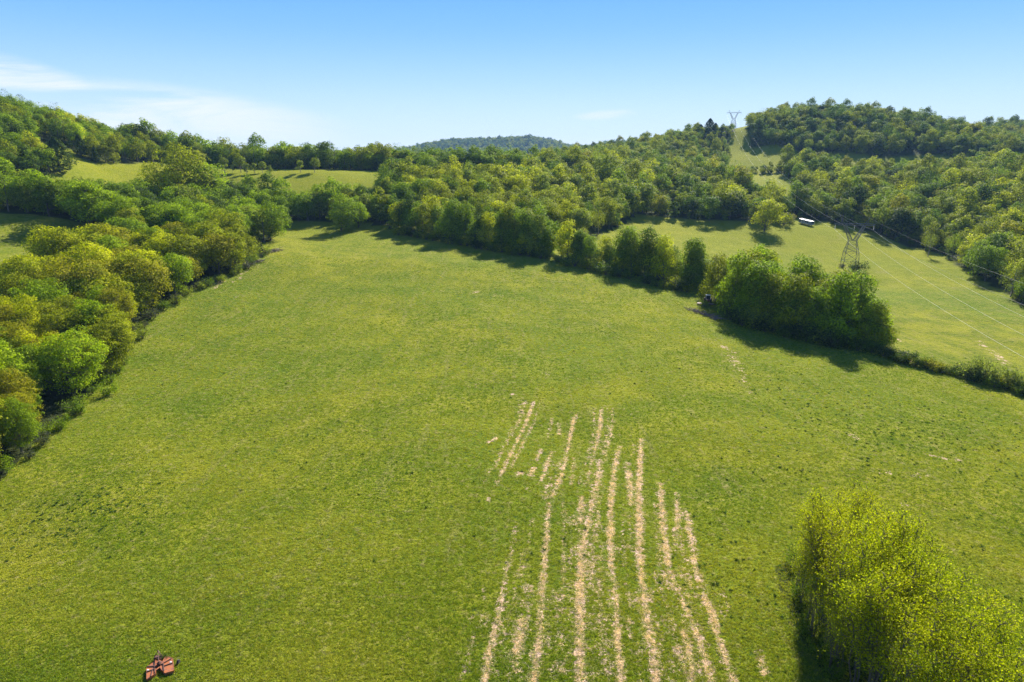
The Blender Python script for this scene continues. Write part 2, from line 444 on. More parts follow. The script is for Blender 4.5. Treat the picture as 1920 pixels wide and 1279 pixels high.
polyH = hedge_edge+[(x+2+0.10*(y-200)*0, y+11) for x, y in reversed(hedge_edge)]
clump_front = [hit(*p) for p in [(1366,590),(1402,606),(1470,625),(1560,645),(1645,655)]]
polyK = clump_front+[(clump_front[-1][0]+6, clump_front[-1][1]+14), (clump_front[-2][0]+14, clump_front[-2][1]+22), (clump_front[1][0]+10, clump_front[1][1]+27), (clump_front[0][0]+2, clump_front[0][1]+24)]
polyC = [XY(-160,300),XY(0,318),XY(90,350),XY(150,395),XY(235,420),XY(300,455),XY(290,500),XY(150,540),XY(-160,560)]
holeC = [XY(70,352),XY(110,352),XY(150,380),XY(160,410),XY(100,408),XY(60,385)]
polyD = [XY(230,455),XY(330,475),XY(430,485),XY(560,485),XY(640,485),XY(700,492),XY(800,495),XY(880,520),XY(980,530),XY(1090,560),XY(1090,600),XY(960,590),XY(860,570),XY(640,540),XY(430,540),XY(250,525)]
polyE = [XY(712,372),XY(760,352),XY(800,345),XY(900,322),XY(1000,318),XY(1100,335),XY(1165,395),XY(1190,432),XY(1190,560),XY(1090,545),XY(980,505),XY(860,470),XY(760,440),XY(715,430)]
polyF = [XY(1165,432),XY(1250,440),XY(1360,436),XY(1455,438),XY(1478,452),XY(1462,490),XY(1410,515),XY(1396,560),XY(1375,620),XY(1360,690),XY(1366,780),XY(1378,830),XY(1375,880),XY(1380,960),XY(1050,960),XY(1000,760),XY(1060,600),XY(1120,545)]
polyG = [XY(1478,465),XY(1560,447),XY(1640,425)]+[hit(*p) for p in [(1700,460),(1760,478),(1810,505),(1860,535),(1895,556),(1935,585)]]+[(210,215),(330,260),(420,480),XY(1960,620),XY(1850,618),XY(1700,612),XY(1600,620),XY(1520,640),XY(1470,655),XY(1475,620),XY(1492,560),XY(1485,520)]
polyR = [XY(1412,765),XY(1460,750),XY(1520,705),XY(1600,700),XY(1750,690),XY(1840,660),XY(1960,655),XY(2060,800),XY(2080,1080),XY(1800,1050),XY(1550,1000),XY(1412,960),XY(1404,820)]
polyS = [XY(1385,640),XY(1470,645),XY(1475,668),XY(1385,664)]
polyT = [XY(1425,468),XY(1490,468),XY(1480,520),XY(1430,515)]
far1 = [(-700,3020),(1000,3020),(1000,3560),(-700,3560)]

# ------------------------------------------------------------------ terrain mesh
def spacing(lo, a, b, hi, step, grow=1.09):
    core = np.arange(a, b+1e-6, step)
    up = []; s = step; v = b
    while v < hi: s *= grow; s = min(s, 60); v += s; up.append(v)
    dn = []; s = step; v = a
    while v > lo: s *= grow; s = min(s, 60); v -= s; dn.append(v)
    return np.array(dn[::-1]+list(core)+up)
gx = spacing(-3500, -75, 95, 3500, 0.36, 1.045); gy = spacing(-400, 46, 140, 4500, 0.40, 1.04)
GX, GY = np.meshgrid(gx, gy)
GZ = ground(GX, GY)
nx, ny = len(gx), len(gy)
vx = GX.ravel(); vy = GY.ravel()
straw = np.zeros(len(vx)); near = (vy < 330) & (np.abs(vx) < 260)
straw[near] = straw_field(vx[near], vy[near])
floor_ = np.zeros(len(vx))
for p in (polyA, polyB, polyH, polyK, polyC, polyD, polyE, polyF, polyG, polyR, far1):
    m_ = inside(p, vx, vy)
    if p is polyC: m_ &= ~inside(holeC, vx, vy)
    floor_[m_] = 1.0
# grove litter at the lower right
grove_c = hit(1650, 1190)
idx = (np.arange(ny-1)[:, None]*nx+np.arange(nx-1)[None]).ravel()
faces = np.c_[idx, idx+1, idx+nx+1, idx+nx]

def ground_mat():
    m, nt, out = new_mat('pasture_ground')
    geo = N(nt, 'ShaderNodeNewGeometry'); pos = geo.outputs['Position']
    sepx = N(nt, 'ShaderNodeSeparateXYZ'); L(nt, pos, sepx.inputs[0])
    mp_ = N(nt, 'ShaderNodeMapping'); L(nt, pos, mp_.inputs[0]); mp_.inputs['Scale'].default_value = (1, 1, 0.2)
    p = mp_.outputs[0]
    big = noise(nt, p, 0.018, 3, 0.5)
    mid = noise(nt, p, 0.11, 5, 0.6, 0.5)
    fine = noise(nt, p, 0.9, 6, 0.65)
    tuft = noise(nt, p, 3.2, 5, 0.7)
    c = mixcol(nt, sstep(nt, mid, 0.36, 0.66), (0.140, 0.165, 0.007), (0.240, 0.235, 0.012))
    c = mixcol(nt, sstep(nt, big, 0.35, 0.65, 0, 0.55), c, (0.090, 0.150, 0.008))
    # browner thatch showing between blades
    c = mixcol(nt, sstep(nt, fine, 0.50, 0.68, 0, 0.75), c, (0.25, 0.205, 0.055))
    c = mixcol(nt, sstep(nt, fine, 0.46, 0.32, 0, 0.85), c, (0.032, 0.065, 0.010))
    c = mixcol(nt, sstep(nt, tuft, 0.60, 0.78, 0, 0.5), c, (0.25, 0.24, 0.07))
    c = mixcol(nt, sstep(nt, tuft, 0.42, 0.28, 0, 0.55), c, (0.028, 0.055, 0.010))
    mr = N(nt, 'ShaderNodeMapping'); L(nt, pos, mr.inputs[0]); mr.inputs['Rotation'].default_value = (0, 0, R_(6)); mr.inputs['Scale'].default_value = (1.0, 0.09, 0)
    strk = noise(nt, mr.outputs[0], 0.55, 4, 0.6, 0.3)
    c = mixcol(nt, sstep(nt, strk, 0.54, 0.72, 0, 0.38), c, (0.26, 0.22, 0.06))
    c = mixcol(nt, sstep(nt, strk, 0.44, 0.30, 0, 0.35), c, (0.07, 0.12, 0.010))
    # drier upper and far meadows
    far_ = sstep(nt, sepx.outputs[1], 230, 420, 0, 0.55)
    c = mixcol(nt, far_, c, (0.225, 0.225, 0.008))
    # pinkish brown grazed patches of the meadow beyond the creek
    rx = sstep(nt, sepx.outputs[0], 95, 150); pat = sstep(nt, noise(nt, p, 0.06, 5, 0.65, 1.0), 0.58, 0.72, 0, 0.4)
    c = mixcol(nt, mth(nt, 'MULTIPLY', rx, pat), c, (0.27, 0.22, 0.06))
    c = mixcol(nt, 1.0, c, (0.90, 0.95, 1.35), 'MULTIPLY')
    # bare straw rows
    st = N(nt, 'ShaderNodeAttribute', attribute_name='straw')
    n1 = noise(nt, p, 2.0, 6, 0.7); n2 = noise(nt, p, 0.5, 3, 0.5)
    k = mth(nt, 'ADD', st.outputs['Fac'], mth(nt, 'MULTIPLY', mth(nt, 'SUBTRACT', n1, 0.5), 3.4))
    k = mth(nt, 'ADD', k, mth(nt, 'MULTIPLY', mth(nt, 'SUBTRACT', n2, 0.5), 3.0))
    gate = sstep(nt, st.outputs['Fac'], 0.03, 0.25)
    k = mth(nt, 'MULTIPLY', sstep(nt, k, 0.46, 0.86), gate)
    sc_ = mixcol(nt, sstep(nt, noise(nt, p, 7, 3, 0.6), 0.35, 0.7), (0.36, 0.235, 0.165), (0.74, 0.54, 0.42))
    c = mixcol(nt, mth(nt, 'MULTIPLY', k, 0.92), c, sc_)
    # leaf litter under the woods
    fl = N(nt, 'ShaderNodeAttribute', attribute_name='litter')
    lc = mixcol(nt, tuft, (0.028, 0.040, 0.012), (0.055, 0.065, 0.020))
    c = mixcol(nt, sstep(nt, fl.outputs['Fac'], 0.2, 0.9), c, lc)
    pb = N(nt, 'ShaderNodeBsdfPrincipled'); L(nt, c, pb.inputs['Base Color'])
    pb.inputs['Roughness'].default_value = 1.0; pb.inputs['Specular IOR Level'].default_value = 0.02
    h = mth(nt, 'ADD', mth(nt, 'MULTIPLY', fine, 0.45), mth(nt, 'MULTIPLY', tuft, 0.22))
    h = mth(nt, 'ADD', h, mth(nt, 'MULTIPLY', noise(nt, p, 9, 3, 0.6), 0.06))
    bp = N(nt, 'ShaderNodeBump'); bp.inputs['Strength'].default_value = 1.0; bp.inputs['Distance'].default_value = 1.2
    L(nt, h, bp.inputs['Height']); L(nt, bp.outputs[0], pb.inputs['Normal'])
    L(nt, pb.outputs[0], out.inputs[0])
    return m
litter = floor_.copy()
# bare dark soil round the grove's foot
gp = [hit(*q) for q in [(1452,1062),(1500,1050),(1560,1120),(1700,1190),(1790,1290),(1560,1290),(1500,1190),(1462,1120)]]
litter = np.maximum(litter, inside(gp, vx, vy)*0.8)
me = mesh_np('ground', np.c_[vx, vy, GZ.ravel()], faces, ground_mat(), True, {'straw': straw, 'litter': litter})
g_ob = link('ground', me); tag(g_ob, kind='structure')

# ------------------------------------------------------------------ tree meshes
def tubes_np(segs, n=5):
    V = []; Fc = []
    for (a, b, ra, rb) in segs:
        a = np.array(a); b = np.array(b); d = b-a; l = np.linalg.norm(d)+1e-9; d /= l
        u = np.cross(d, [0, 0, 1.0] if abs(d[2]) < .9 else [1.0, 0, 0]); u /= np.linalg.norm(u); w = np.cross(d, u)
        i = len(V)
        for p, r in ((a, ra), (b, rb)):
            for j in range(n):
                t = 2*math.pi*j/n; V.append(p+(u*math.cos(t)+w*math.sin(t))*r)
        for j in range(n):
            Fc.append([i+j, i+(j+1) % n, i+n+(j+1) % n, i+n+j])
    return np.array(V), np.array(Fc)
def leaf_quads(pos, nrm, size, rng, aspect=0.62, var=None):
    n = len(pos)
    nrm = nrm/np.linalg.norm(nrm, axis=1, keepdims=True).clip(1e-6)
    t = rng.normal(size=(n, 3)); t -= (t*nrm).sum(1, keepdims=True)*nrm; t /= np.linalg.norm(t, axis=1, keepdims=True).clip(1e-6)
    b = np.cross(nrm, t)
    s = size*rng.uniform(0.6, 1.35, (n, 1))
    V = np.stack([pos-t*s*0.5, pos+b*s*aspect*0.5+nrm*s*0.10, pos+t*s*0.5, pos-b*s*aspect*0.5+nrm*s*0.10], 1).reshape(-1, 3)
    Fc = np.arange(n*4).reshape(n, 4)
    if var is None: var = rng.uniform(0, 1, n)
    return V, Fc, np.repeat(np.clip(var, 0, 1), 4)
def broadleaf(seed, column=False, fray=0.10, r_lo=0.20, r_hi=0.40, H=13.0, Rr=4.8, nleaf=7000, leaf=0.42, nclump=34, base=0.16, flat=0.75, open_=0.0, segs=True, hips=0.5):
    """trunk and limbs carrying many uneven leaf clumps; returns (crown verts.., trunk verts..)"""
    rng = np.random.default_rng(seed)
    zc_ = H*(base+(1-base)*hips); rz = H*(1-base)*0.5
    lean = rng.normal(0, 0.35, 2)
    lobes = rng.normal(size=(6, 3)); lobes /= np.linalg.norm(lobes, axis=1, keepdims=True); lamp = rng.uniform(-0.28, 0.30, 6)
    cs = []; rs = []
    tries = 0
    while len(cs) < nclump and tries < nclump*40:
        tries += 1
        d = rng.normal(size=3); d /= np.linalg.norm(d)
        if d[2] < -0.55 and rng.random() < 0.7: continue
        f = 1+sum(lamp[k]*max(0, d@lobes[k])**2 for k in range(6))
        rad = (0.80 if rng.random() < 0.75 else 0.42)*rng.uniform(0.82, 1.12)*f
        c = np.array([d[0]*Rr*rad+lean[0], d[1]*Rr*rad+lean[1], zc_+d[2]*rz*rad])
        r = Rr*rng.uniform(r_lo, r_hi)
        if column:
            hh = rng.uniform(0.05, 0.95); a_ = rng.uniform(0, 6.283); pr = max(0.06, 1-((hh-0.36)/0.66)**2)**0.8*f*(1+0.25*math.sin(hh*9+seed))*(0.85 if rng.random() < .8 else .4)*rng.uniform(.8, 1.15)
            c = np.array([math.cos(a_)*Rr*pr+lean[0]*hh, math.sin(a_)*Rr*pr+lean[1]*hh, hh*H])
        if c[2] < H*base*0.9+r*0.4: continue
        if any(np.linalg.norm(c-q) < 0.55*(r+s)*0.75 for q, s in zip(cs, rs)): continue
        cs.append(c); rs.append(r)
    cs = np.array(cs); rs = np.array(rs)
    n_each = np.maximum((nleaf*rs**2/(rs**2).sum()).astype(int), 12)
    P = []; Q = []; Vv = []
    for c, r, n in zip(cs, rs, n_each):
        d = rng.normal(size=(n, 3)); d[:, 2] += 0.35; d /= np.linalg.norm(d, axis=1, keepdims=True)
        # sub-lumps so the clump edge is ragged
        sl = rng.normal(size=(5, 3)); sl /= np.linalg.norm(sl, axis=1, keepdims=True)
        bump = 1+0.32*np.clip((d@sl.T).max(1)-0.6, -0.4, 0.4)/0.4
        rr = r*rng.uniform(0.55, 1.12, n)**0.6*bump*(1+fray*np.abs(rng.normal(size=n)))
        p = c+d*rr[:, None]*np.array([1.08, 1.08, flat])
        cd = (p-np.array([lean[0], lean[1], zc_-rz*0.3]))/np.array([Rr, Rr, rz]); P.append(p); Q.append(d*0.55+cd*0.45+np.array([0, 0, 0.45])+rng.normal(0, 0.45+fray, (n, 3))); cv = rng.uniform(0.28, 0.72)
        Vv.append(cv+rng.normal(0, 0.20, n))
    P = np.concatenate(P); Q = np.concatenate(Q); Vv = np.concatenate(Vv)
    V, Fc, va = leaf_quads(P, Q, leaf, rng, var=Vv)
    # trunk and limbs
    S = []
    r0 = 0.022*H
    top = np.array([lean[0], lean[1], H*0.80]); n = 6
    spine = [np.array([lean[0]*(k/n)**1.5+0.12*math.sin(k*1.7+seed), lean[1]*(k/n)**1.5+0.12*math.cos(k*2.1+seed), H*0.80*k/n-0.35*(k == 0)]) for k in range(n+1)]
    for k in range(n):
        S.append((spine[k], spine[k+1], r0*(1-0.8*k/n), r0*(1-0.8*(k+1)/n)))
    if segs:
        for c, r in zip(cs, rs):
            h = np.clip(c[2]-0.35*np.linalg.norm(c[:2]-lean)-rng.uniform(0.5, 2), H*base*0.6, H*0.75)
            k = h/(H*0.80)*n; k0 = min(int(k), n-1); a = spine[k0]*(1-(k-k0))+spine[k0+1]*(k-k0)
            mid = a*0.45+c*0.55+np.array([0, 0, -0.25]); rr = max(0.04, r0*0.32*(1-h/H))
            S.append((a, mid, rr, rr*0.6)); S.append((mid, c, rr*0.6, rr*0.25))
    TV, TF = tubes_np(S, 5)
    return (V, Fc, va), (TV, TF)
def tree_meshes(key, seed, **kw):
    bark = kw.pop('bark', BARK)
    cr, tr = broadleaf(seed, **kw)
    return (mesh_np('crown_'+key, cr[0], cr[1], LEAF, False, {'var': cr[2]}), mesh_np('trunk_'+key, tr[0], tr[1], bark, True))
def joined(key, seed, **kw):
    """one mesh with both materials for the woodland mass"""
    cr, tr = broadleaf(seed, segs=False, **kw)
    V = np.r_[cr[0], tr[0]]; Fc = np.r_[cr[1], tr[1]+len(cr[0])]
    me = mesh_np('far_'+key, V, Fc, LEAF, False, {'var': np.r_[cr[2], np.zeros(len(tr[0]))]})
    me.materials.append(BARK)
    mi = np.zeros(len(Fc), np.int32); mi[len(cr[1]):] = 1
    me.polygons.foreach_set('material_index', mi)
    return me
def cedar(seed, H=8.0, Rr=2.0, nleaf=4200, leaf=0.32, egg=0.7):
    rng = np.random.default_rng(seed)
    n = nleaf
    h = rng.uniform(0, 1, n)**0.85
    prof = np.clip(np.where(h < 0.25, 0.55+h*1.8, (1-(h-0.25)/0.75)**egg), 0, 1)
    a = rng.uniform(0, 2*math.pi, n)
    lump = 1+0.22*np.sin(a*5+h*19+seed)+0.12*np.sin(a*9-h*31)
    r = Rr*prof*lump*rng.uniform(0.5, 1.05, n)**0.5
    P = np.c_[np.cos(a)*r, np.sin(a)*r, 0.25+h*(H-0.3)]
    Q = np.c_[np.cos(a), np.sin(a), np.full(n, 0.5)]+rng.normal(0, 0.5, (n, 3))
    V, Fc, va = leaf_quads(P, Q, leaf, rng, 0.5, 0.5+0.2*np.sin(a*5+h*19)+rng.normal(0, .15, n))
    TV, TF = tubes_np([((0, 0, -0.3), (0, 0, H*0.5), 0.16, 0.10), ((0, 0, H*0.5), (0, 0, H*0.93), 0.10, 0.03)], 6)
    return (V, Fc, va), (TV, TF)
def slender(seed, H=12.0, nleaf=3300, leaf=0.14, spread=3.5, stems=3, keep=0.30):
    """thin upright stems with short rising twigs and small bunches of fresh leaves"""
    rng = np.random.default_rng(seed); S = []; P = []
    for s in range(stems):
        a = rng.uniform(0, 2*math.pi); out = rng.uniform(0.1, 1.0)*spread*0.55
        top = np.array([math.cos(a)*out, math.sin(a)*out, H*rng.uniform(0.8, 1.0)])
        b0 = np.array([math.cos(a)*0.15*s, math.sin(a)*0.15*s, -0.3]); n = 6
        pts = [b0+(top-b0)*(k/n)+np.r_[rng.normal(0, 0.10, 2), 0]*(k > 0) for k in range(n+1)]
        r0 = rng.uniform(0.07, 0.12)
        for k in range(n): S.append((pts[k], pts[k+1], r0*(1-0.88*k/n), r0*(1-0.88*(k+1)/n)))
        for _ in range(30):
            k = n*(keep+(1-keep)*rng.random()**0.7)-0.05; k0 = int(k); p = pts[k0]*(1-(k-k0))+pts[k0+1]*(k-k0)
            l = rng.uniform(1.0, 3.0)*(1.28-k/n); t = rng.uniform(0, 2*math.pi)
            e = p+np.array([math.cos(t)*l*0.8, math.sin(t)*l*0.8, l*rng.uniform(0.5, 0.95)])
            S.append((p, e, 0.035, 0.012)); P.append(p*0.4+e*0.6); P.append(e); P.append(e+rng.normal(0, .3, 3))
        P.append(top)
    P = np.array(P); per = nleaf//len(P)
    pos = np.repeat(P, per, 0)+rng.normal(0, 0.36, (len(P)*per, 3))*np.array([1, 1, 0.7])
    nr = rng.normal(size=pos.shape)+np.array([0, 0, 0.8])
    V, Fc, va = leaf_quads(pos, nr, leaf, rng, 0.7, np.repeat(rng.uniform(.2, .8, len(P)), per)+rng.normal(0, .18, len(pos)))
    TV, TF = tubes_np(S, 4)
    return (V, Fc, va), (TV, TF)
def shrub(seed, H=2.2, Rr=1.8, nleaf=900, leaf=0.22, twiggy=0.4):
    rng = np.random.default_rng(seed)
    S = []; P = []
    for _ in range(16):
        a = rng.uniform(0, 2*math.pi); e = np.array([math.cos(a)*Rr*rng.uniform(.2, .95), math.sin(a)*Rr*rng.uniform(.2, .95), H*rng.uniform(.45, 1.0)])
        m_ = e*np.array([0.4, 0.4, 0.6])
        S.append(((0, 0, -0.2), m_, 0.035, 0.025)); S.append((m_, e, 0.025, 0.008)); P += [e, e*0.75+rng.normal(0, .1, 3), e*np.array([.7, .7, .45])]
    P = np.array(P); per = max(1, nleaf//len(P))
    pos = np.repeat(P, per, 0)+rng.normal(0, 0.26*Rr/1.8, (len(P)*per, 3)); pos[:, 2] = np.abs(pos[:, 2])
    nr = rng.normal(size=pos.shape)+np.array([0, 0, .6])
    V, Fc, va = leaf_quads(pos, nr, leaf, rng, 0.6, np.repeat(rng.uniform(.2, .8, len(P)), per)+rng.normal(0, .15, len(pos)))
    TV, TF = tubes_np(S, 4)
    return (V, Fc, va), (TV, TF)
def as_meshes(key, res, bark=BARK):
    cr, tr = res
    return (mesh_np('crown_'+key, cr[0], cr[1], LEAF, False, {'var': cr[2]}), mesh_np('trunk_'+key, tr[0], tr[1], bark, True))

TINT = {
 'yellow-green': (0.350, 0.345, 0.006), 'bright green': (0.225, 0.285, 0.009), 'fresh green': (0.165, 0.220, 0.009), 'olive green': (0.215, 0.225, 0.009),
 'dark green': (0.050, 0.076, 0.014), 'grey-green': (0.200, 0.225, 0.026), 'bronze green': (0.235, 0.215, 0.012), 'deep green': (0.100, 0.145, 0.012),
}
NAMES = list(TINT)
# detailed crowns for the nearest trees, mid crowns for the rest of the separate trees
near_sets = [tree_meshes('near%d' % i, 10+i, H=12.5, Rr=4.0+0.4*(i % 3), nleaf=17000, leaf=0.29, nclump=120, base=0.08, r_lo=0.11, r_hi=0.27, flat=0.60, fray=0.30) for i in range(5)]
mid_sets = [tree_meshes('mid%d' % i, 40+i, H=12.5, Rr=4.6+0.4*(i % 3), nleaf=8500, leaf=0.42, nclump=62, base=0.04, r_lo=0.16, r_hi=0.36, flat=0.68, fray=0.18) for i in range(6)]
hedge_sets = [tree_meshes('hedge%d' % i, 60+i, H=12.5, Rr=4.0, nleaf=8000, leaf=0.40, nclump=64, base=0.0, hips=0.50, flat=0.9, column=True) for i in range(4)]
bare_sets = [tree_meshes('bare%d' % i, 80+i, H=13, Rr=4.4, nleaf=1500, leaf=0.34, nclump=38, base=0.2, bark=BARK_PALE) for i in range(2)]
FK = [dict(H=12.5, Rr=4.6), dict(H=13.5, Rr=5.4, r_lo=0.14, r_hi=0.30, nclump=48), dict(H=15.5, Rr=3.6, column=True, nclump=40), dict(H=11.0, Rr=5.6, flat=0.6, nclump=34),
      dict(H=14.0, Rr=4.4, nleaf=1500, leaf=0.42, nclump=40), dict(H=12.0, Rr=4.2, r_lo=0.25, r_hi=0.5, nclump=20), dict(H=14.5, Rr=4.8, r_lo=0.15, r_hi=0.42, nclump=44, hips=0.42), dict(H=9.0, Rr=3.2, column=True, nclump=26)]
far_protos = [joined('%d' % i, 100+i, **{**dict(nleaf=3400, leaf=0.58, nclump=30, base=0.04), **FK[i]}) for i in range(8)]
cedar_sets = [as_meshes('cedar%d' % i, cedar(120+i)) for i in range(2)]
grove_sets = [as_meshes('slender%d' % i, slender(140+i)) for i in range(5)]
shrub_sets = [as_meshes('shrub%d' % i, shrub(160+i)) for i in range(4)]
sapling_sets = [as_meshes('sapling%d' % i, broadleaf(180+i, H=7, Rr=2.1, nleaf=2600, leaf=0.32, nclump=26, base=0.14, flat=0.9), BARK_PALE) for i in range(3)]

def plant(name, sets, x, y, s, sz, rz, tint, label, cat, group=None, bury=0.0):
    r = empty(name, (x, y, gz(x, y)-bury), rz); r.scale = (s, s, sz)
    c = link('crown', sets[0], r); c['tint'] = tuple(tint)
    t = link('trunk', sets[1], r)
    tag(r, label, cat, group)
    return r

# ------------------------------------------------------------------ where the trees stand
rng = np.random.default_rng(7)
keep = hit(1334, 572)   # room round the parked tractor
trees = []      # dict x y s region tone
def scatter(poly, spacing_, region, weights, smin=0.8, smax=1.15, hole=None, jit=0.42, hfun=None, cull=True):
    xs = [p[0] for p in poly]; ys = [p[1] for p in poly]
    X, Y = np.meshgrid(np.arange(min(xs), max(xs), spacing_), np.arange(min(ys), max(ys), spacing_*0.87))
    X = X+(np.arange(X.shape[0]) % 2)[:, None]*spacing_*0.5
    X = X+rng.uniform(-jit, jit, X.shape)*spacing_; Y = Y+rng.uniform(-jit, jit, Y.shape)*spacing_
    X = X.ravel(); Y = Y.ravel()
    k = inside(poly, X, Y)
    if hole is not None: k &= ~inside(hole, X, Y)
    X = X[k]; Y = Y[k]; Z = ground(X, Y)
    px, py, t = project(X, Y, Z+6)
    tones = list(weights); w = np.array([weights[q] for q in tones], float); w /= w.sum()
    # clumps of one kind rather than salt and pepper
    for x, y, z, a, tt in zip(X, Y, Z, px, t):
        if tt < 5 or a < -130 or a > 2050: continue
        patch = (math.sin(x/23.0+1.7*math.sin(y/31.0))+math.cos(y/19.0+1.1*math.sin(x/27.0)))*0.25+0.5
        q = np.clip(0.55*patch+0.45*rng.random(), 0, 0.9999)
        tone = tones[int(np.searchsorted(np.cumsum(w), q).clip(0, len(w)-1))] if rng.random() < .6 else tones[rng.choice(len(w), p=w)]
        if (x-keep[0])**2+(y-keep[1])**2 < 6.0**2: continue
        s = smin+(smax-smin)*rng.random()**1.25
        if hfun: s *= hfun(x, y)
        trees.append(dict(x=x, y=y, z=z, s=s, region=region, tone=tone, d=math.sqrt(x*x+y*y+(z-ZC)**2)))
scatter(polyA, 5.9, 'near left wood', {'dark green': .4, 'fresh green': 1.5, 'olive green': 2.4, 'yellow-green': 1.7, 'bronze green': 1.2, 'bright green': 1.1}, .68, 1.22)
scatter(polyB, 7.0, 'far left wood', {'deep green': 1.6, 'dark green': .5, 'fresh green': 1.4, 'bright green': 1.2, 'olive green': .8, 'grey-green': .7}, .85, 1.2)
scatter(polyH, 5.8, 'long hedgerow', {'olive green': 1.4, 'fresh green': 1.5, 'yellow-green': 1.1, 'grey-green': .6, 'deep green': .5}, .8, 1.5)
scatter(polyK, 5.0, 'dense clump', {'fresh green': 1.2, 'olive green': 1, 'bright green': 1.2, 'deep green': .6}, 1.0, 1.6, hfun=lambda x, y: 1.0-0.10*np.clip((project(x, y, 0)[0]-1480)/170, 0, 1))
scatter(polyC, 7.8, 'hill', {'bright green': 1.2, 'olive green': 1.3, 'fresh green': 1.4, 'deep green': .8, 'yellow-green': .8, 'dark green': .3}, .75, 1.1, hole=holeC)
scatter(polyD, 7.5, 'ridge', {'fresh green': 1.5, 'deep green': 1.1, 'olive green': 1, 'bright green': .8, 'dark green': .3}, .75, 1.5)
scatter(polyE, 8.4, 'valley', {'deep green': 1, 'grey-green': 1.0, 'olive green': 1.3, 'yellow-green': 1, 'fresh green': 1.1}, .75, 1.4)
scatter(polyF, 9.6, 'central hill', {'dark green': .6, 'deep green': 1.5, 'grey-green': .7, 'olive green': 1.6, 'fresh green': .9, 'yellow-green': .5, 'bronze green': .5}, .7, 1.55, hfun=lambda x, y: 1.0 if y < 600 else 0.78 if y < 740 else 0.78-0.30*np.clip((project(x, y, 75)[0]-1300)/40, 0, 1))
scatter(polyG, 9.2, 'right wood', {'deep green': 1, 'dark green': .3, 'grey-green': .8, 'olive green': 1.6, 'fresh green': 1.1, 'yellow-green': .6, 'bronze green': .4}, .65, 1.5)
scatter(polyR, 10.0, 'right hill', {'dark green': .6, 'deep green': 1.4, 'grey-green': .5, 'olive green': 1.1, 'bronze green': .3}, .7, 1.42)
for p_, n_ in ((polyD, 5.0), (polyB, 7.5), (polyG, 11), (polyF, 13), (polyA, 11), (polyR, 14)):
    scatter(p_, n_, 'understory', {'deep green': 1, 'fresh green': 1, 'olive green': .6}, .28, .52)
scatter(polyS, 6.0, 'shelter belt', {'olive green': 1, 'deep green': 1}, .35, .6)
scatter(polyT, 7.5, 'shelter belt', {'olive green': 1, 'deep green': 1, 'yellow-green': .6}, .35, .65)
scatter(far1, 17.0, 'far ridge', {'deep green': 1.4, 'olive green': 1, 'dark green': .7}, 1.4, 2.1)

# the 300 that show largest become trees of their own; the others are the woodland
def apparent(t): return t['s']*12.5/t['d']
front = [t for t in trees if t['region'] in ('near left wood', 'long hedgerow', 'dense clump', 'far left wood', 'right wood', 'valley', 'central hill', 'hill')]
front.sort(key=apparent, reverse=True)
solo = front[:296]
solo_ids = {id(t) for t in solo}
rest = [t for t in trees if id(t) not in solo_ids]
ORD = lambda n: '%d%s' % (n, 'th' if 10 <= n % 100 <= 20 else {1: 'st', 2: 'nd', 3: 'rd'}.get(n % 10, 'th'))
PLACE = {'near left wood': 'near left wood', 'long hedgerow': 'long field hedgerow', 'dense clump': 'dense tree clump', 'far left wood': 'left meadow wood',
         'right wood': 'right meadow wood', 'valley': 'wood behind hedgerow', 'central hill': 'central hill wood', 'hill': 'left hill wood'}
RANKS = ['nearest', 'second', 'third', 'fourth', 'fifth', 'sixth', 'seventh', 'eighth', 'ninth', 'tenth', 'eleventh', 'twelfth', 'thirteenth', 'fourteenth', 'fifteenth']
byreg = {}
for t in solo: byreg.setdefault(t['region'], []).append(t)
for reg, lst in byreg.items():
    lst.sort(key=lambda t: t['y'])
    per = {'long hedgerow': 200, 'dense clump': 9}.get(reg, 12)
    for r0 in range(0, len(lst), per):
        row = sorted(lst[r0:r0+per], key=lambda t: project(t['x'], t['y'], t['z'])[0])
        for k, t in enumerate(row):
            size = 'tall' if t['s'] > 1.1 else ('low' if t['s'] < 0.82 else 'mid-sized')
            if len(lst) <= per:
                lab = '%s %s tree, %s from left of the %s' % (size, t['tone'], ORD(k+1), PLACE[reg])
            else:
                lab = '%s %s tree, %s from left, %s row, %s' % (size, t['tone'], ORD(k+1), RANKS[min(r0//per, 14)], PLACE[reg])
            t['label'] = lab
for i, t in enumerate(solo):
    sets = near_sets if t['region'] == 'near left wood' and t['d'] < 200 else (hedge_sets if t['region'] in ('long hedgerow', 'dense clump') else mid_sets)
    col = np.array(TINT[t['tone']])*rng.uniform(0.88, 1.14); wf = 0.92*(t['s']/1.2)**-0.35 if sets is hedge_sets else 1.0
    plant('broadleaf_tree', sets[int(rng.integers(len(sets)))], t['x'], t['y'], t['s']*wf*rng.uniform(.92, 1.08), t['s'], rng.uniform(0, 6.28), col,
          t['label'], 'tree', 'broadleaf trees of the '+PLACE[t['region']])

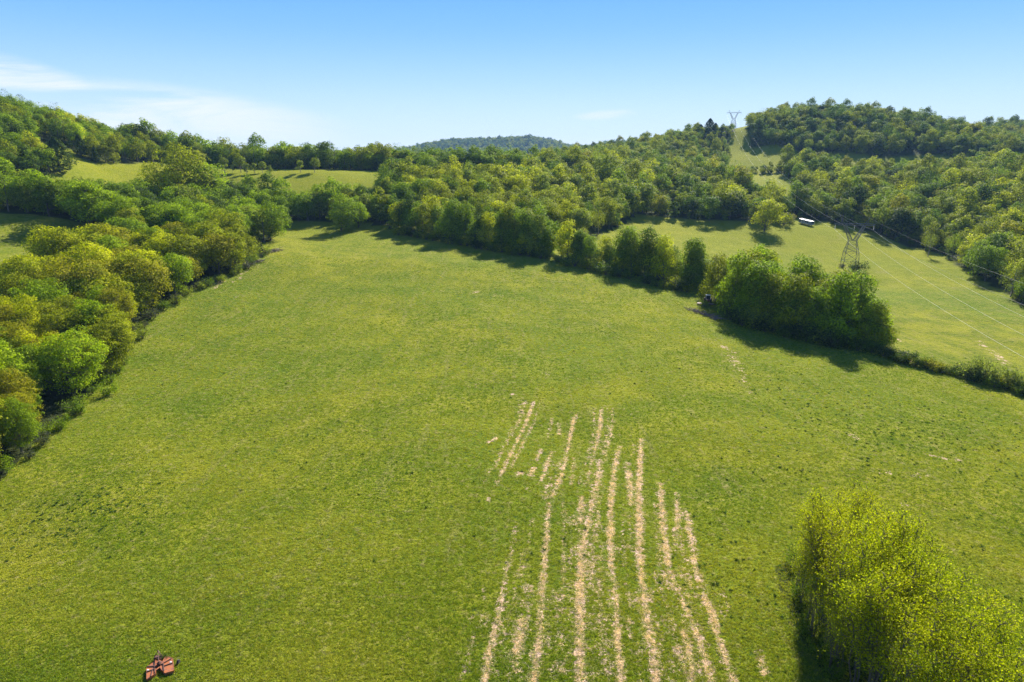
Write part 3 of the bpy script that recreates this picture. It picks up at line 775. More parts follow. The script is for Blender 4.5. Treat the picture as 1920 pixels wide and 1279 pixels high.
# ------------------------------------------------------------------ scattered masses (one object each, geometry nodes)
def mass(name, pts, rot, scl, tint, pick, protos, label, cat):
    """scl: (n,3)"""
    n = len(pts)
    me = bpy.data.meshes.new(name); me.vertices.add(n); me.vertices.foreach_set('co', np.asarray(pts, np.float32).ravel())
    a = me.attributes.new('rot', 'FLOAT', 'POINT'); a.data.foreach_set('value', np.asarray(rot, np.float32))
    a = me.attributes.new('scl', 'FLOAT_VECTOR', 'POINT'); a.data.foreach_set('vector', np.asarray(scl, np.float32).ravel())
    a = me.attributes.new('pick', 'INT', 'POINT'); a.data.foreach_set('value', np.asarray(pick, np.int32))
    a = me.attributes.new('tint', 'FLOAT_COLOR', 'POINT'); a.data.foreach_set('color', np.c_[np.asarray(tint, np.float32), np.ones(n, np.float32)].astype(np.float32).ravel())
    o = link(name, me)
    ng = bpy.data.node_groups.new(name+'_nodes', 'GeometryNodeTree')
    ng.interface.new_socket('Geometry', in_out='INPUT', socket_type='NodeSocketGeometry')
    ng.interface.new_socket('Geometry', in_out='OUTPUT', socket_type='NodeSocketGeometry')
    gi = N(ng, 'NodeGroupInput'); go = N(ng, 'NodeGroupOutput')
    jn = N(ng, 'GeometryNodeJoinGeometry')
    for pm in reversed(protos):
        po = bpy.data.objects.new('source_'+pm.name, pm)
        oi = N(ng, 'GeometryNodeObjectInfo'); oi.inputs['Object'].default_value = po
        g2 = N(ng, 'GeometryNodeGeometryToInstance'); L(ng, oi.outputs['Geometry'], g2.inputs[0]); L(ng, g2.outputs[0], jn.inputs[0])
    def attr(nm, dt):
        a = N(ng, 'GeometryNodeInputNamedAttribute', data_type=dt); a.inputs['Name'].default_value = nm
        return a.outputs['Attribute']
    ip = N(ng, 'GeometryNodeInstanceOnPoints'); L(ng, gi.outputs[0], ip.inputs['Points']); L(ng, jn.outputs[0], ip.inputs['Instance'])
    ip.inputs['Pick Instance'].default_value = True
    L(ng, attr('pick', 'INT'), ip.inputs['Instance Index'])
    cx = N(ng, 'ShaderNodeCombineXYZ'); L(ng, attr('rot', 'FLOAT'), cx.inputs[2]); L(ng, cx.outputs[0], ip.inputs['Rotation'])
    L(ng, attr('scl', 'FLOAT_VECTOR'), ip.inputs['Scale'])
    L(ng, ip.outputs[0], go.inputs[0])
    md = o.modifiers.new('instances', 'NODES'); md.node_group = ng
    for pm in protos:
        for m_ in pm.materials:
            if m_ and m_.name not in [q.name for q in me.materials if q]: me.materials.append(m_)
    tag(o, label, cat, kind='stuff')
    return o
if rest:
    nR = len(rest)
    s = np.array([t['s'] for t in rest])
    col = np.array([TINT[t['tone']] for t in rest])*rng.uniform(0.85, 1.15, (nR, 1))
    mass('woodland', [(t['x'], t['y'], t['z']) for t in rest], rng.uniform(0, 6.28, nR), np.c_[s, s, s*rng.uniform(.9, 1.1, nR)], col, rng.integers(0, len(far_protos), nR),
         far_protos, 'mixed green woods massed over the hills and ridges all round the pasture', 'woodland')

# grass, weeds and straw of the near field
def tuft_mesh(name, seed, n, h, w, mat, spread=0.16, lay=0.5):
    r = np.random.default_rng(seed); V = []; Fc = []
    for k in range(n):
        a = r.uniform(0, 6.28); b = np.array([math.cos(a), math.sin(a), 0])*spread*r.random()
        d = np.array([r.normal(0, lay), r.normal(0, lay), 1.0]); d /= np.linalg.norm(d); l = h*r.uniform(.5, 1.2)
        sd_ = np.cross(d, [math.cos(a), math.sin(a), 0.1]); sd_ /= np.linalg.norm(sd_)+1e-9
        m_ = b+d*l*0.6; e = b+d*l+np.array([d[0], d[1], -0.3])*l*0.35
        i = len(V); V += [b-sd_*w/2, b+sd_*w/2, m_+sd_*w*0.4, m_-sd_*w*0.4, e+sd_*w*0.1, e-sd_*w*0.1]
        Fc += [[i, i+1, i+2, i+3], [i+3, i+2, i+4, i+5]]
    return mesh_np(name, np.array(V), np.array(Fc), mat, False, {'var': r.uniform(0, 1, len(V))})
def frustum_points(n, y0, y1, power, seed, xlim=None):
    r = np.random.default_rng(seed)
    u = r.random(n); Y = (y0**power+u*(y1**power-y0**power))**(1/power)
    X = r.uniform(-0.84, 0.84, n)*(Y+8)
    return X, Y
field_poly = edgeA[::-1][::-1]+[XY(455,338),XY(600,338),XY(720,330)]+hedge_edge+clump_front+[hit(1920,735),hit(1990,760),(190,60),(80,20),(-80,20)]
gr = []
X, Y = frustum_points(260000, 44, 260, -0.35, 3)
k = inside(field_poly, X, Y); X = X[k]; Y = Y[k]
r2 = np.random.default_rng(4)
st = straw_field(X, Y)
k = (st < 0.55) | (r2.random(len(X)) < .35); X = X[k]; Y = Y[k]
n = len(X); Z = ground(X, Y)
pat = (np.sin(X/7.0+2*np.sin(Y/13.0))+np.sin(Y/5.0+1.5*np.sin(X/9.0)))*0.25+0.5
pat = np.clip(pat+r2.normal(0, .3, n), 0, 1)[:, None]
col = (np.array([0.160, 0.215, 0.013])*(1-pat)+np.array([0.36, 0.325, 0.040])*pat)*r2.uniform(.75, 1.28, (n, 1))
GRASS_TUFT = [tuft_mesh('grass_tuft%d' % i, 200+i, 9, 0.20, 0.035, LEAF, 0.22, 0.55) for i in range(4)]
s = r2.uniform(.6, 1.25, n)*(1+np.clip((Y-80)/160, 0, 1)*0.7)
mass('grass', np.c_[X, Y, Z], r2.uniform(0, 6.28, n), np.c_[s, s, s*.8], col, r2.integers(0, 4, n), GRASS_TUFT, 'short uneven pasture grass all over the open field', 'grass')

# darker weeds in drifts
def drift(cx, cy_, sx, sy, n, r):
    return np.c_[cx+r.normal(0, sx, n), cy_+r.normal(0, sy, n)]
W = []
for (px, py, sx, sy, n_) in [(1790,800,14,6,260),(1870,830,9,6,200),(1650,850,10,5,130),(1620,830,4,3,40),(1830,890,8,5,150),(1560,770,12,8,150),(1700,780,14,9,200),(1500,890,7,5,110),(1460,770,8,7,70),
                             (130,960,5,3.6,260),(100,1000,5,3.5,160),(1395,1000,4,6,70),(1400,1130,3,6,60),(1240,700,8,8,40),(1850,1000,6,8,90),(1890,1120,5,6,60),(960,700,50,30,220),(700,900,30,15,160),(1480,720,10,8,80),(500,700,30,25,130),(1010,1020,3,4,60),(1350,1090,3,4,40)]:
    c = hit(px, py); W.append(drift(c[0], c[1], sx, sy, n_, r2))
W = np.concatenate(W); k = inside(field_poly, W[:, 0], W[:, 1]) & (r2.random(len(W)) < .75); W = W[k]; n = len(W)
WEED = [tuft_mesh('weed%d' % i, 220+i, 26, 0.30, 0.10, LEAF, 0.22, 0.8) for i in range(3)]
s = 0.22+0.75*r2.random(n)**2.2
mass('weeds', np.c_[W, ground(W[:, 0], W[:, 1])], r2.uniform(0, 6.28, n), np.c_[s, s, s], np.array([0.085, 0.125, 0.032])*r2.uniform(.6, 1.3, (n, 1)), r2.integers(0, 3, n), WEED, 'dark leafy weed clumps dotted in drifts through the pasture', 'weeds')

# loose straw lying in the mown rows
STRAW = leaf_mat('straw', 0.15)
S_T = [tuft_mesh('straw%d' % i, 240+i, 12, 0.26, 0.035, STRAW, 0.30, 2.4) for i in range(3)]
X = r2.uniform(-15, 40, 240000); Y = r2.uniform(47, 120, 240000); sf = straw_field(X, Y)
k = (sf > 0.2) & (r2.random(len(X)) < sf**2*0.5*(0.4+0.6*(np.sin(X*3.1+Y*.7)*np.sin(Y*1.3+X*.4) > -.2))); X = X[k]; Y = Y[k]; n = len(X)
s = r2.uniform(.5, 1.2, n)
mass('loose_straw', np.c_[X, Y, ground(X, Y)+0.01], r2.uniform(0, 6.28, n), np.c_[s, s, s*.7], np.array([0.85, 0.645, 0.47])*r2.uniform(.7, 1.25, (n, 1)), r2.integers(0, 3, n), S_T, 'pale dry straw lying along the bare rows in the near field', 'straw')

# ------------------------------------------------------------------ single trees
def at_px(px, py): return hit(px, py)
def one(name, sets, px, py, Hpx, W=1.0, tone='fresh green', label='', cat='tree', group=None, Y=None, H0=12.5):
    if Y is None: x, y = hit(px, py)
    else: x, y = XY(px, Y)
    d = project(x, y, gz(x, y))[2]
    sz = Hpx*d/F/H0
    return plant(name, sets, x, y, sz*W, sz, rng.uniform(0, 6.28), TINT[tone] if isinstance(tone, str) else tone, label, cat, group)
one('broadleaf_tree', mid_sets[1], 1433, 434, 60, 1.05, 'yellow-green', 'round solitary yellow-green tree left of the parked motorhome')
one('broadleaf_tree', mid_sets[2], 640, 434, 62, 1.0, 'fresh green', 'rounded fresh green tree standing out from the far field edge')
one('broadleaf_tree', mid_sets[4], 672, 428, 55, .75, 'bright green', 'narrow bright green tree just right of the rounded far-edge tree')
one('broadleaf_tree', mid_sets[3], 168, 418, 84, 1.25, 'bright green', 'big broad bright green tree behind the left meadow', Y=262)
one('broadleaf_tree', bare_sets[0], 1740, 482, 45, .8, 'grey-green', 'thin half-bare tree at the right meadow edge with its trunk showing')
one('broadleaf_tree', bare_sets[1], 1895, 557, 62, 1.15, 'grey-green', 'grey-green spreading tree at the right edge of the right meadow')
sap = [(422,330,32,.9),(436,329,16,.8),(452,326,30,1.1),(463,328,24,.8),(478,325,20,1.0),(492,324,20,1.1),(505,323,18,.9),(564,327,24,1.0),(590,326,26,1.1)]
names_s = ['leftmost, tallest and slim', 'second, smallest', 'third, widest', 'fourth, narrow', 'fifth', 'sixth', 'seventh', 'eighth, left of a pair on the right', 'ninth and rightmost']
for i, (px, py, h, w) in enumerate(sap):
    one('young_tree', sapling_sets[i % 3], px, py, h, w, 'grey-green', 'pale young tree on the upper meadow, %s' % names_s[i], 'young tree', 'young trees on the upper meadow', Y=442+4*(i % 3), H0=7)
for px, Y, h, w, tn, lab in [(342,345,112,.95,'olive green','tall olive tree overlapping the upper meadow'),(392,352,92,1.2,'bright green','wide bright green tree before the young trees'),(300,330,84,1.0,'yellow-green','yellow-green tree left of the tall olive one'),
                              (350,318,78,1.0,'grey-green','silvery feathery tree in front of the tall olive one'),(800,452,52,1.0,'fresh green','round green tree below the ridge wood, above the valley'),(745,430,58,1.25,'deep green','big dark green tree at the right end of the upper meadow'),
                              (440,330,70,.9,'deep green','dark green tree right of the wide bright one')]:
    one('broadleaf_tree', mid_sets[int(rng.integers(6))], px, 0, h, w, tn, lab, 'tree', None, Y=Y)
# bare or thin trees on the skyline
for i, (px, Y, h, lab) in enumerate([(165, 452, 34, 'leafless pale tree on the left skyline'), (460, 492, 46, 'tall thin-crowned tree on the skyline above the young trees'), (628, 500, 40, 'sparse pale tree on the skyline, left of two'), (655, 500, 38, 'sparse pale tree on the skyline, right of two'), (365, 485, 42, 'half-leafed pale tree on the ridge left of the tall thin one')]):
    one('broadleaf_tree', bare_sets[i % 2], px, 300, h, 1.0, 'grey-green', lab, 'tree', None, Y=Y, H0=13)
# dark cedars
ced = [(112,358,62,1.9,'big broad dark cedar on the left hill beside the small grass clearing'),(152,400,40,1.3,'dark cedar right of the hill clearing'),(218,440,34,1.2,'dark pointed cedar lower on the left ridge'),(180,400,30,1.1,'small dark cedar between two others on the left hill'),(57,345,36,1.2,'dark cedar at the left end of the hill clearing')]
for px, Y, h, w, lab in ced:
    one('cedar_tree', cedar_sets[int(rng.integers(2))], px, 0, h, w, 'dark green', lab, 'cedar', 'dark cedars', Y=Y, H0=8)
one('cedar_tree', cedar_sets[0], 489, 478, 32, .7, (0.016, 0.034, 0.014), 'small pointed black-green cedar at the tip of the near left wood', 'cedar', 'dark cedars', H0=8)
for px, h, w, lab in [(1330,27,1.7,'tallest dark cedar on the skyline left of the far pylon'),(1313,20,1.9,'broad dark cedar left of the tallest skyline cedar'),(1298,14,1.8,'low dark cedar at the left end of the skyline cedars'),(1341,17,1.6,'dark cedar right of the tallest skyline cedar')]:
    one('cedar_tree', cedar_sets[1], px, 0, h, w, (0.022, 0.044, 0.016), lab, 'cedar', 'dark cedars', Y=855, H0=8)
one('cedar_tree', cedar_sets[0], 1146, 0, 34, 1.1, (0.016, 0.034, 0.014), 'dark cedar at the foot of the central hill behind the hedgerow', 'cedar', 'dark cedars', Y=390, H0=8)
# grove at the lower right
G = []
gpoly = [hit(*q) for q in [(1508,1112),(1555,1088),(1618,1100),(1655,1150),(1705,1230),(1775,1330),(1840,1450),(1700,1450),(1600,1350),(1562,1260),(1525,1180)]]
xs = [p[0] for p in gpoly]; ys = [p[1] for p in gpoly]
gx0 = np.arange(min(xs), max(xs), 2.2); gy0 = np.arange(min(ys), max(ys), 2.2)
for j, yy in enumerate(gy0):
    for xx in gx0:
        x = xx+rng.uniform(-.9, .9)+(j % 2)*1.2; y = yy+rng.uniform(-.8, .8)
        if inside(gpoly, np.array([x]), np.array([y]))[0]: G.append((x, y))
G.sort(key=lambda q: q[1]); gcx = sum(q[0] for q in G)/len(G); gcy = sum(q[1] for q in G)/len(G)
for r0 in range(0, len(G), 10):
    row = sorted(G[r0:r0+10])
    for k, (x, y) in enumerate(row):
        c = np.array([0.325, 0.325, 0.006])*rng.uniform(.85, 1.1)*np.array([rng.uniform(.92, 1.05), 1, 1])
        rr_ = math.hypot(x-gcx, y-gcy); sz = rng.uniform(1.02, 1.13)*(1.04-0.18*min(1, rr_/13)**2)
        gr_ = plant('slender_tree', grove_sets[int(rng.integers(5))], x, y, sz, sz, rng.uniform(0, 6.28), c,
              'thin-stemmed yellow-green tree, %s from left, %s row of the grove' % (ORD(k+1), RANKS[min(r0//10, 14)]), 'tree', 'slender trees of the lower right grove')
        ox, oy = x-gcx, y-gcy; gr_.rotation_euler = (-oy*0.022, ox*0.022, 0)
for i, (px, py, q_) in enumerate([(1502,1128,.62),(1512,1160,.66),(1522,1195,.6),(1538,1225,.68),(1492,1108,.6),(1552,1258,.66)]):
    x, y = hit(px, py)
    plant('slender_tree', grove_sets[i % 5], x, y, q_*1.1, q_, i*1.3, (0.25, 0.27, 0.010), 'short young yellow-green tree at the left edge of the grove, %s from the top' % ORD(i+1), 'tree', 'slender trees of the lower right grove')
for i, (px, py) in enumerate([(1492,1062),(1515,1190),(1535,1235),(1560,1270),(1500,1120)]):
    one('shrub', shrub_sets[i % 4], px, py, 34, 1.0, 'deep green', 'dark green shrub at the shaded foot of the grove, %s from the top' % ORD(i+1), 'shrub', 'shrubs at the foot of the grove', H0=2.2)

# shrubs along the creek, the left wood's edge and elsewhere
def shrub_row(pts, n, lo, hi, tones, label, group, W=1.1, jitter=1.2, sets=shrub_sets, H0=2.2):
    P = [np.array(hit(*p)) for p in pts]
    seg = [np.linalg.norm(P[i+1]-P[i]) for i in range(len(P)-1)]; tot = sum(seg)
    for k in range(n):
        d = tot*(k+.5)/n+rng.normal(0, tot/n*.2); i = 0
        d = min(max(d, 0), tot-1e-3)
        while d > seg[i]: d -= seg[i]; i += 1
        q = P[i]+(P[i+1]-P[i])*d/seg[i]+rng.normal(0, jitter, 2)
        s = rng.uniform(lo, hi)/H0; tn = tones[int(rng.integers(len(tones)))]
        plant('shrub', sets[int(rng.integers(len(sets)))], q[0], q[1], s*W, s, rng.uniform(0, 6.28), TINT[tn] if isinstance(tn, str) else tn, label % ORD(k+1), 'shrub', group)
creek = [(1650,664),(1700,684),(1760,696),(1820,712),(1880,730),(1940,748)]
shrub_row(creek, 44, 1.2, 2.8, ['dark green', 'deep green', 'dark green', 'bronze green'], 'low dark shrub on the creek line, %s from its left end', 'dark shrubs on the creek line', 1.25, 0.9)
for i, (px, py, h) in enumerate([(1822,712,38),(1842,716,42),(1862,718,34),(1895,728,36),(1912,734,34)]):
    one('willow_shrub', shrub_sets[i % 4], px, py, h, .85, (0.19, 0.21, 0.055), 'pale feathery willow bush on the creek line, %s from left' % ORD(i+1), 'willow bush', 'pale willows by the creek', H0=2.2)
shrub_row([(-20,905),(60,848),(125,785),(222,705),(240,655)], 20, 1.2, 2.6, ['deep green', 'fresh green', (0.07, 0.08, 0.05)], 'grey-green shrub at the near left wood edge, %s from the near end', 'shrubs along the left wood edge', 1.2, 1.0)
shrub_row([(240,650),(275,600),(345,556),(450,512),(500,480)], 26, 1.2, 2.8, ['deep green', 'grey-green', (0.08, 0.085, 0.06)], 'low shrub along the far half of the left wood edge, %s outward', 'shrubs along the left wood edge', 1.2, 1.0)
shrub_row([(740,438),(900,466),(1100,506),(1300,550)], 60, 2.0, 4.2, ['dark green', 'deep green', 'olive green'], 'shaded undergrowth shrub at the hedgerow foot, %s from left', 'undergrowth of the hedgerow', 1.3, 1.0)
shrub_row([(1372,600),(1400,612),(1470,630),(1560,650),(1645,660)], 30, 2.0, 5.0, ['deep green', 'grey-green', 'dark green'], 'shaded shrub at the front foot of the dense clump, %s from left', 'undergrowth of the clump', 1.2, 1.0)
for i, (px, py, h, tn, lab) in enumerate([(1611,510,18,'dark green','dark bush at the right feet of the near pylon'),(1600,507,10,'deep green','small bush between the near pylon legs'),(1578,503,8,(0.12,0.11,0.09),'greyish scrub at the left feet of the near pylon'),
                                 (1480,418,14,(0.2,0.18,0.09),'tan scrub between the solitary tree and the motorhome'),(1470,422,20,'olive green','olive scrub right behind the solitary round tree'),(496,478,16,'grey-green','pale green bush beside the small pointed cedar'),(470,480,26,'grey-green','grey-green bush left of the small pointed cedar'),
                                 (1322,575,10,'fresh green','small green bush between trailer and brush heap')]):
    one('shrub', shrub_sets[i % 4], px, py, h, 1.3, tn, lab, 'shrub', None, H0=2.2)

# heaps of cut brush
def brush(pts, n, w, label, ht=0.7):
    P = [np.array(hit(*p)) for p in pts]; x0, y0 = P[0]; z0 = gz(x0, y0); mb = MB(); r = random.Random(len(pts)*7+n)
    for _ in range(n):
        t = r.random()*(len(P)-1); i = min(int(t), len(P)-2); q = P[i]+(P[i+1]-P[i])*(t-i)
        x = q[0]+r.gauss(0, w); y = q[1]+r.gauss(0, w); z = gz(x, y)
        l = r.uniform(0.8, 2.6); a = r.uniform(0, 6.28); e = r.uniform(0, ht)
        p0 = Vector((x-x0, y-y0, z-z0+r.uniform(0, ht*.6))); p2 = p0+Vector((math.cos(a)*l, math.sin(a)*l, e))
        p1 = (p0+p2)/2+Vector((r.gauss(0, .12), r.gauss(0, .12), .1)); rr = r.choice((0.02, 0.03, 0.05, 0.10))
        mb.tube([p0, p1, p2], [rr, rr*.8, rr*.4], 4)
    o = mb.build('brush_pile', TWIG, None, (x0, y0, z0)); tag(o, label, 'brush pile')
brush([(1291,581),(1310,587),(1330,594),(1345,600)], 190, .7, 'low grey heap of cut branches at the left tip of the dense clump')
brush([(440,504),(465,498),(490,490)], 260, .9, 'grey brush pile along the edge below the small pointed cedar')
brush([(495,477),(510,473),(521,470)], 200, .9, 'dark brush pile reaching into the field at the left wood tip')
brush([(362,540),(378,530)], 120, .8, 'small grey brush pile halfway along the left wood edge')
brush([(1690,664),(1706,670)], 60, .6, 'reddish-brown brush pile at the start of the creek line')

# ------------------------------------------------------------------ lattice pylon
def lattice(mb, a0, a1, b0, b1, c0, c1, d0, d1, n, r, rb):
    """four leg lines a,b,c,d from *0 to *1 with X bracing on the four faces"""
    legs = [(Vector(a0), Vector(a1)), (Vector(b0), Vector(b1)), (Vector(c0), Vector(c1)), (Vector(d0), Vector(d1))]
    for p, q in legs: mb.tube([p, q], r, 4)
    for f in range(4):
        p, q = legs[f]; u, v = legs[(f+1) % 4]
        for k in range(n):
            s0, s1 = k/n, (k+1)/n
            A, B = p.lerp(q, s0), p.lerp(q, s1); D, E = u.lerp(v, s0), u.lerp(v, s1)
            mb.tube([A, E], rb, 4); mb.tube([D, B], rb, 4); mb.tube([B, E], rb, 4)
def pylon(name, x, y, yaw, label, scale=1.0, tk=1.0):
    z = gz(x, y)
    r = empty(name, (x, y, z), yaw); r.scale = (scale,)*3
    r1, r2_ = 0.11*tk, 0.055*tk
    bw, bd, ww, wd, wz = 3.6, 3.3, 1.75, 0.9, 13.2
    m1 = MB()
    def rect(hx, hy, zz): return [(-hx, -hy, zz), (hx, -hy, zz), (hx, hy, zz), (-hx, hy, zz)]
    lo = rect(bw, bd, -0.4); md = rect(bw*0.66+ww*0.34, bd*0.66+wd*0.34, 7.6); up = rect(ww, wd, wz)
    lattice(m1, lo[0], md[0], lo[1], md[1], lo[2], md[2], lo[3], md[3], 2, r1, r2_)
    lattice(m1, md[0], up[0], md[1], up[1], md[2], up[2], md[3], up[3], 3, r1, r2_)
    m1.build('tower_body', STEEL, r)
    for sgn in (-1, 1):
        m2 = MB(); zb = 20.6
        lattice(m2, (sgn*ww, -wd, wz), (sgn*5.0, -.55, zb), (sgn*ww, wd, wz), (sgn*5.0, .55, zb), (sgn*0.1, wd*.9, wz), (sgn*3.9, .55, zb), (sgn*0.1, -wd*.9, wz), (sgn*3.9, -.55, zb), 4, r1*.9, r2_)
        m2.build('tower_arm', STEEL, r)
        m3 = MB(); m3.tube([(sgn*4.6, 0, 21.4), (sgn*6.2, 0, 24.0)], r1*.8, 4); m3.tube([(sgn*5.8, 0, 21.4), (sgn*6.2, 0, 24.0)], r1*.7, 4); m3.build('earth_wire_peak', STEEL, r)
    m4 = MB(); xs_ = [-9.0+k*1.5 for k in range(13)]
    for yy in (-.55, .55):
        m4.tube([(-9, 0, 21.0), (-7.5, yy, 21.3), (7.5, yy, 21.3), (9, 0, 21.0)], r1*.8, 4); m4.tube([(-9, 0, 21.0), (-7.5, yy, 20.5), (7.5, yy, 20.5), (9, 0, 21.0)], r1*.8, 4)
        for k in range(1, 11): m4.tube([(xs_[k], yy, 20.5 if k % 2 else 21.3), (xs_[k+1], yy, 21.3 if k % 2 else 20.5)], r2_, 4)
    for k in range(1, 12): m4.tube([(xs_[k], -.55, 20.5), (xs_[k], .55, 20.5)], r2_, 4)
    m4.build('crossarm', STEEL, r)
    tips = []
    for xx in (-8.5, 0, 8.5):
        m5 = MB()
        m5.tube([(xx, 0, 20.6), (xx, 0, 18.3)], 0.04*tk, 5)
        for k in range(11): m5.tube([(xx, 0, 20.3-k*.17), (xx, 0, 20.22-k*.17)], 0.15*tk, 8)
        m5.build('insulator', INSUL, r)
        tips.append(xx)
    tag(r, label, 'pylon', 'lattice pylons of the power line')
    M = Matrix.Translation((x, y, z)) @ Matrix.Rotation(yaw, 4, 'Z') @ Matrix.Scale(scale, 4)
    return [M @ Vector((xx, 0, 18.3)) for xx in tips], [M @ Vector((s*6.2, 0, 24.0)) for s in (-1, 1)]
pA = hit(1592, 503); pB = XY(1374, 880)
yawA = -R_(13); yawB = -R_(11)
tA, eA = pylon('pylon', pA[0], pA[1], yawA, 'steel lattice pylon standing in the right meadow', 1.0, 1.0)
tB, eB = pylon('pylon', pB[0], pB[1], yawB, 'distant steel pylon on the hilltop skyline, only its top showing', 1.0, 0.9)
pC = (pA[0]-math.sin(R_(15))*400, pA[1]-math.cos(R_(15))*400)
zC = 21
cs_, sn_ = math.cos(-R_(15)), math.sin(-R_(15))
tC = [Vector((pC[0]+cs_*xx, pC[1]+sn_*xx, zC)) for xx in (-8.5, 0, 8.5)]
eC = [Vector((pC[0]+cs_*xx, pC[1]+sn_*xx, zC+6)) for xx in (-6.2, 6.2)]
def catenary(a, b, sag, n=50):
    return [a.lerp(b, k/n)-Vector((0, 0, 4*sag*(k/n)*(1-k/n))) for k in range(n+1)]
for k, w in enumerate(('left', 'middle', 'right')):
    base_ = Vector(tA[k]); mb = MB()
    pts = catenary(tB[k], tA[k], 17)[:-1]+catenary(tA[k], tC[k], 9, 60)
    mb.tube([p-base_ for p in pts], 0.019, 5)
    o = mb.build('power_cable', WIRE, None, base_); tag(o, '%s of the three bright power cables hung under the near pylon' % w, 'power cable', 'power line cables')
for k, w in enumerate(('left', 'right')):
    base_ = Vector(eA[k]); mb = MB()
    pts = catenary(eB[k], eA[k], 12)[:-1]+catenary(eA[k], eC[k], 6, 60)
    mb.tube([p-base_ for p in pts], 0.014, 4)
    o = mb.build('earth_wire', GWIRE, None, base_); tag(o, 'thin dark earth wire from the %s peak of the near pylon' % w, 'wire', 'earth wires')

# ------------------------------------------------------------------ motorhome in the right meadow
x0, y0 = hit(1497.5, 418.5); x1, y1 = hit(1525, 425.5)
mx_, my_ = (x0+x1)/2, (y0+y1)/2
yaw = math.atan2(y1-y0, x1-x0); Lm = math.hypot(x1-x0, y1-y0); Lm = min(Lm, 11.0)
slope = math.atan2(gz(x1, y1)-gz(x0, y0), math.hypot(x1-x0, y1-y0))
rv = empty('motorhome', (mx_, my_, gz(mx_, my_)), yaw); rv.rotation_euler = (0, -slope, yaw)
hw = 1.25; hl = Lm/2
b = MB(); b.prism([(-hl, .62), (hl-.6, .62), (hl, .8), (hl, 1.7), (hl-.35, 2.95), (-hl+.1, 3.0), (-hl, 2.8)], -hw, hw)
b.v = [(x, z, y) for (x, y, z) in b.v]
b.build('body', SILVER, rv, bevel=0.06)
b = MB(); b.prism([(-hl-.03, 2.55), (hl-.25, 2.5), (hl-.35, 3.0), (-hl+.1, 3.06)], -hw-.03, hw+.03); b.v = [(x, z, y) for (x, y, z) in b.v]; b.build('roof', WHITE, rv, bevel=0.05)
for xx in (-1.8, 2.3):
    b = MB(); b.box((xx, 0, 3.2), (1.0, .8, .28)); b.build('air_conditioner', WHITE, rv, bevel=0.05)
for xx, w_ in ((-hl+1.2, 1.3), (-hl+3.6, .8), (.6, 1.1), (hl-3.2, .9)):
    b = MB(); b.box((xx, -hw-.012, 2.05), (w_, .03, .6)); b.build('window', GLASS, rv)
b = MB(); b.box((-.9, -hw-.02, 1.45), (3.2, .04, .35)); b.box((1.8, -hw-.02, 1.05), (3.6, .04, .28)); b.build('side_stripe', WHITE, rv)
b = MB(); b.poly([(hl+.012, -1.1, 1.72), (hl+.012, 1.1, 1.72), (hl-.29, 1.1, 2.75), (hl-.29, -1.1, 2.75)]); b.build('windscreen', GLASS, rv)
b = MB(); b.box((-hl+2.6, -hw-.03, 1.6), (.75, .05, 1.75)); d_ = b.build('door', WHITE, rv); b = MB(); b.box((-hl+2.9, -hw-.08, 1.5), (.06, .05, .2)); b.build('handle', DARK, d_)
for xx in (-hl+2.0+1.2, hl-1.9):
    for yy in (-hw+.12, hw-.12):
        b = MB(); b.cyl((xx, yy-.14, .45), (xx, yy+.14, .45), .46, 18); w_ = b.build('wheel', DARK, rv)
        b = MB(); b.cyl((xx, yy-.16, .45), (xx, yy+.16, .45), .22, 12); b.build('rim', PALE_METAL, w_)
tag(rv, 'white-roofed silver motorhome parked at the top edge of the right meadow', 'motorhome')

# ------------------------------------------------------------------ tractor and trailer at the left end of the clump
tx, ty = hit(1331, 567); tx -= 1.2; ty -= 2.0
tr = empty('tractor', (tx, ty, gz(tx, ty)), R_(172))
# tractor: +y forward
b = MB(); b.box((0, .9, 1.05), (.75, 1.9, .7)); b.build('hood', DRED, tr, bevel=.08)
b = MB(); b.box((0, -.1, .75), (.6, 2.9, .45)); b.build('chassis', RUST_DK, tr)
b = MB()
for sx in (-.68, .68):
    for sy in (-1.0, .12): b.tube([(sx, sy, 1.2), (sx*.92, sy*.95, 2.55)], .05, 6)
cab = b.build('cab', PALE_METAL, tr)
b = MB(); b.box((0, -.45, 2.62), (1.6, 1.45, .16)); b.build('cab_roof', WHITE, cab, bevel=.05)
b = MB(); b.box((0, -1.06, 1.9), (1.2, .02, 1.05)); b.box((0, .17, 1.9), (1.2, .02, 1.05)); b.build('window', GLASS, cab)
b = MB(); b.box((0, -1.12, 1.5), (1.15, .06, .35)); b.build('rear_panel', WHITE, cab)
for sx in (-.95, .95):
    b = MB(); b.cyl((sx-.2, -.75, .78), (sx+.2, -.75, .78), .78, 20); w_ = b.build('wheel', DARK, tr); b = MB(); b.cyl((sx-.215, -.75, .78), (sx+.215, -.75, .78), .38, 14); b.build('rim', DRED, w_)
    b = MB(); b.cyl((sx*.8-.12, 1.35, .42), (sx*.8+.12, 1.35, .42), .42, 16); w_ = b.build('wheel', DARK, tr); b = MB(); b.cyl((sx*.8-.13, 1.35, .42), (sx*.8+.13, 1.35, .42), .2, 12); b.build('rim', DRED, w_)
    b = MB(); b.prism([(-1.5, 1.2), (-1.2, 1.62), (-.3, 1.62), (0, 1.3), (-.3, 1.55), (-1.2, 1.55)], sx-.18, sx+.18); b.v = [(z, x, y) for (x, y, z) in b.v]; b.build('mudguard', DRED, tr)
b = MB(); b.tube([(.25, 1.2, 1.4), (.25, 1.2, 2.1)], .04, 8); b.build('exhaust', RUST_DK, tr)
tag(tr, 'dark red tractor with pale cab tucked beside the left end of the dense clump', 'tractor')
qx, qy = hit(1322, 573)
fl = empty('flat_trailer', (qx, qy, gz(qx, qy)), R_(-22))
b = MB()
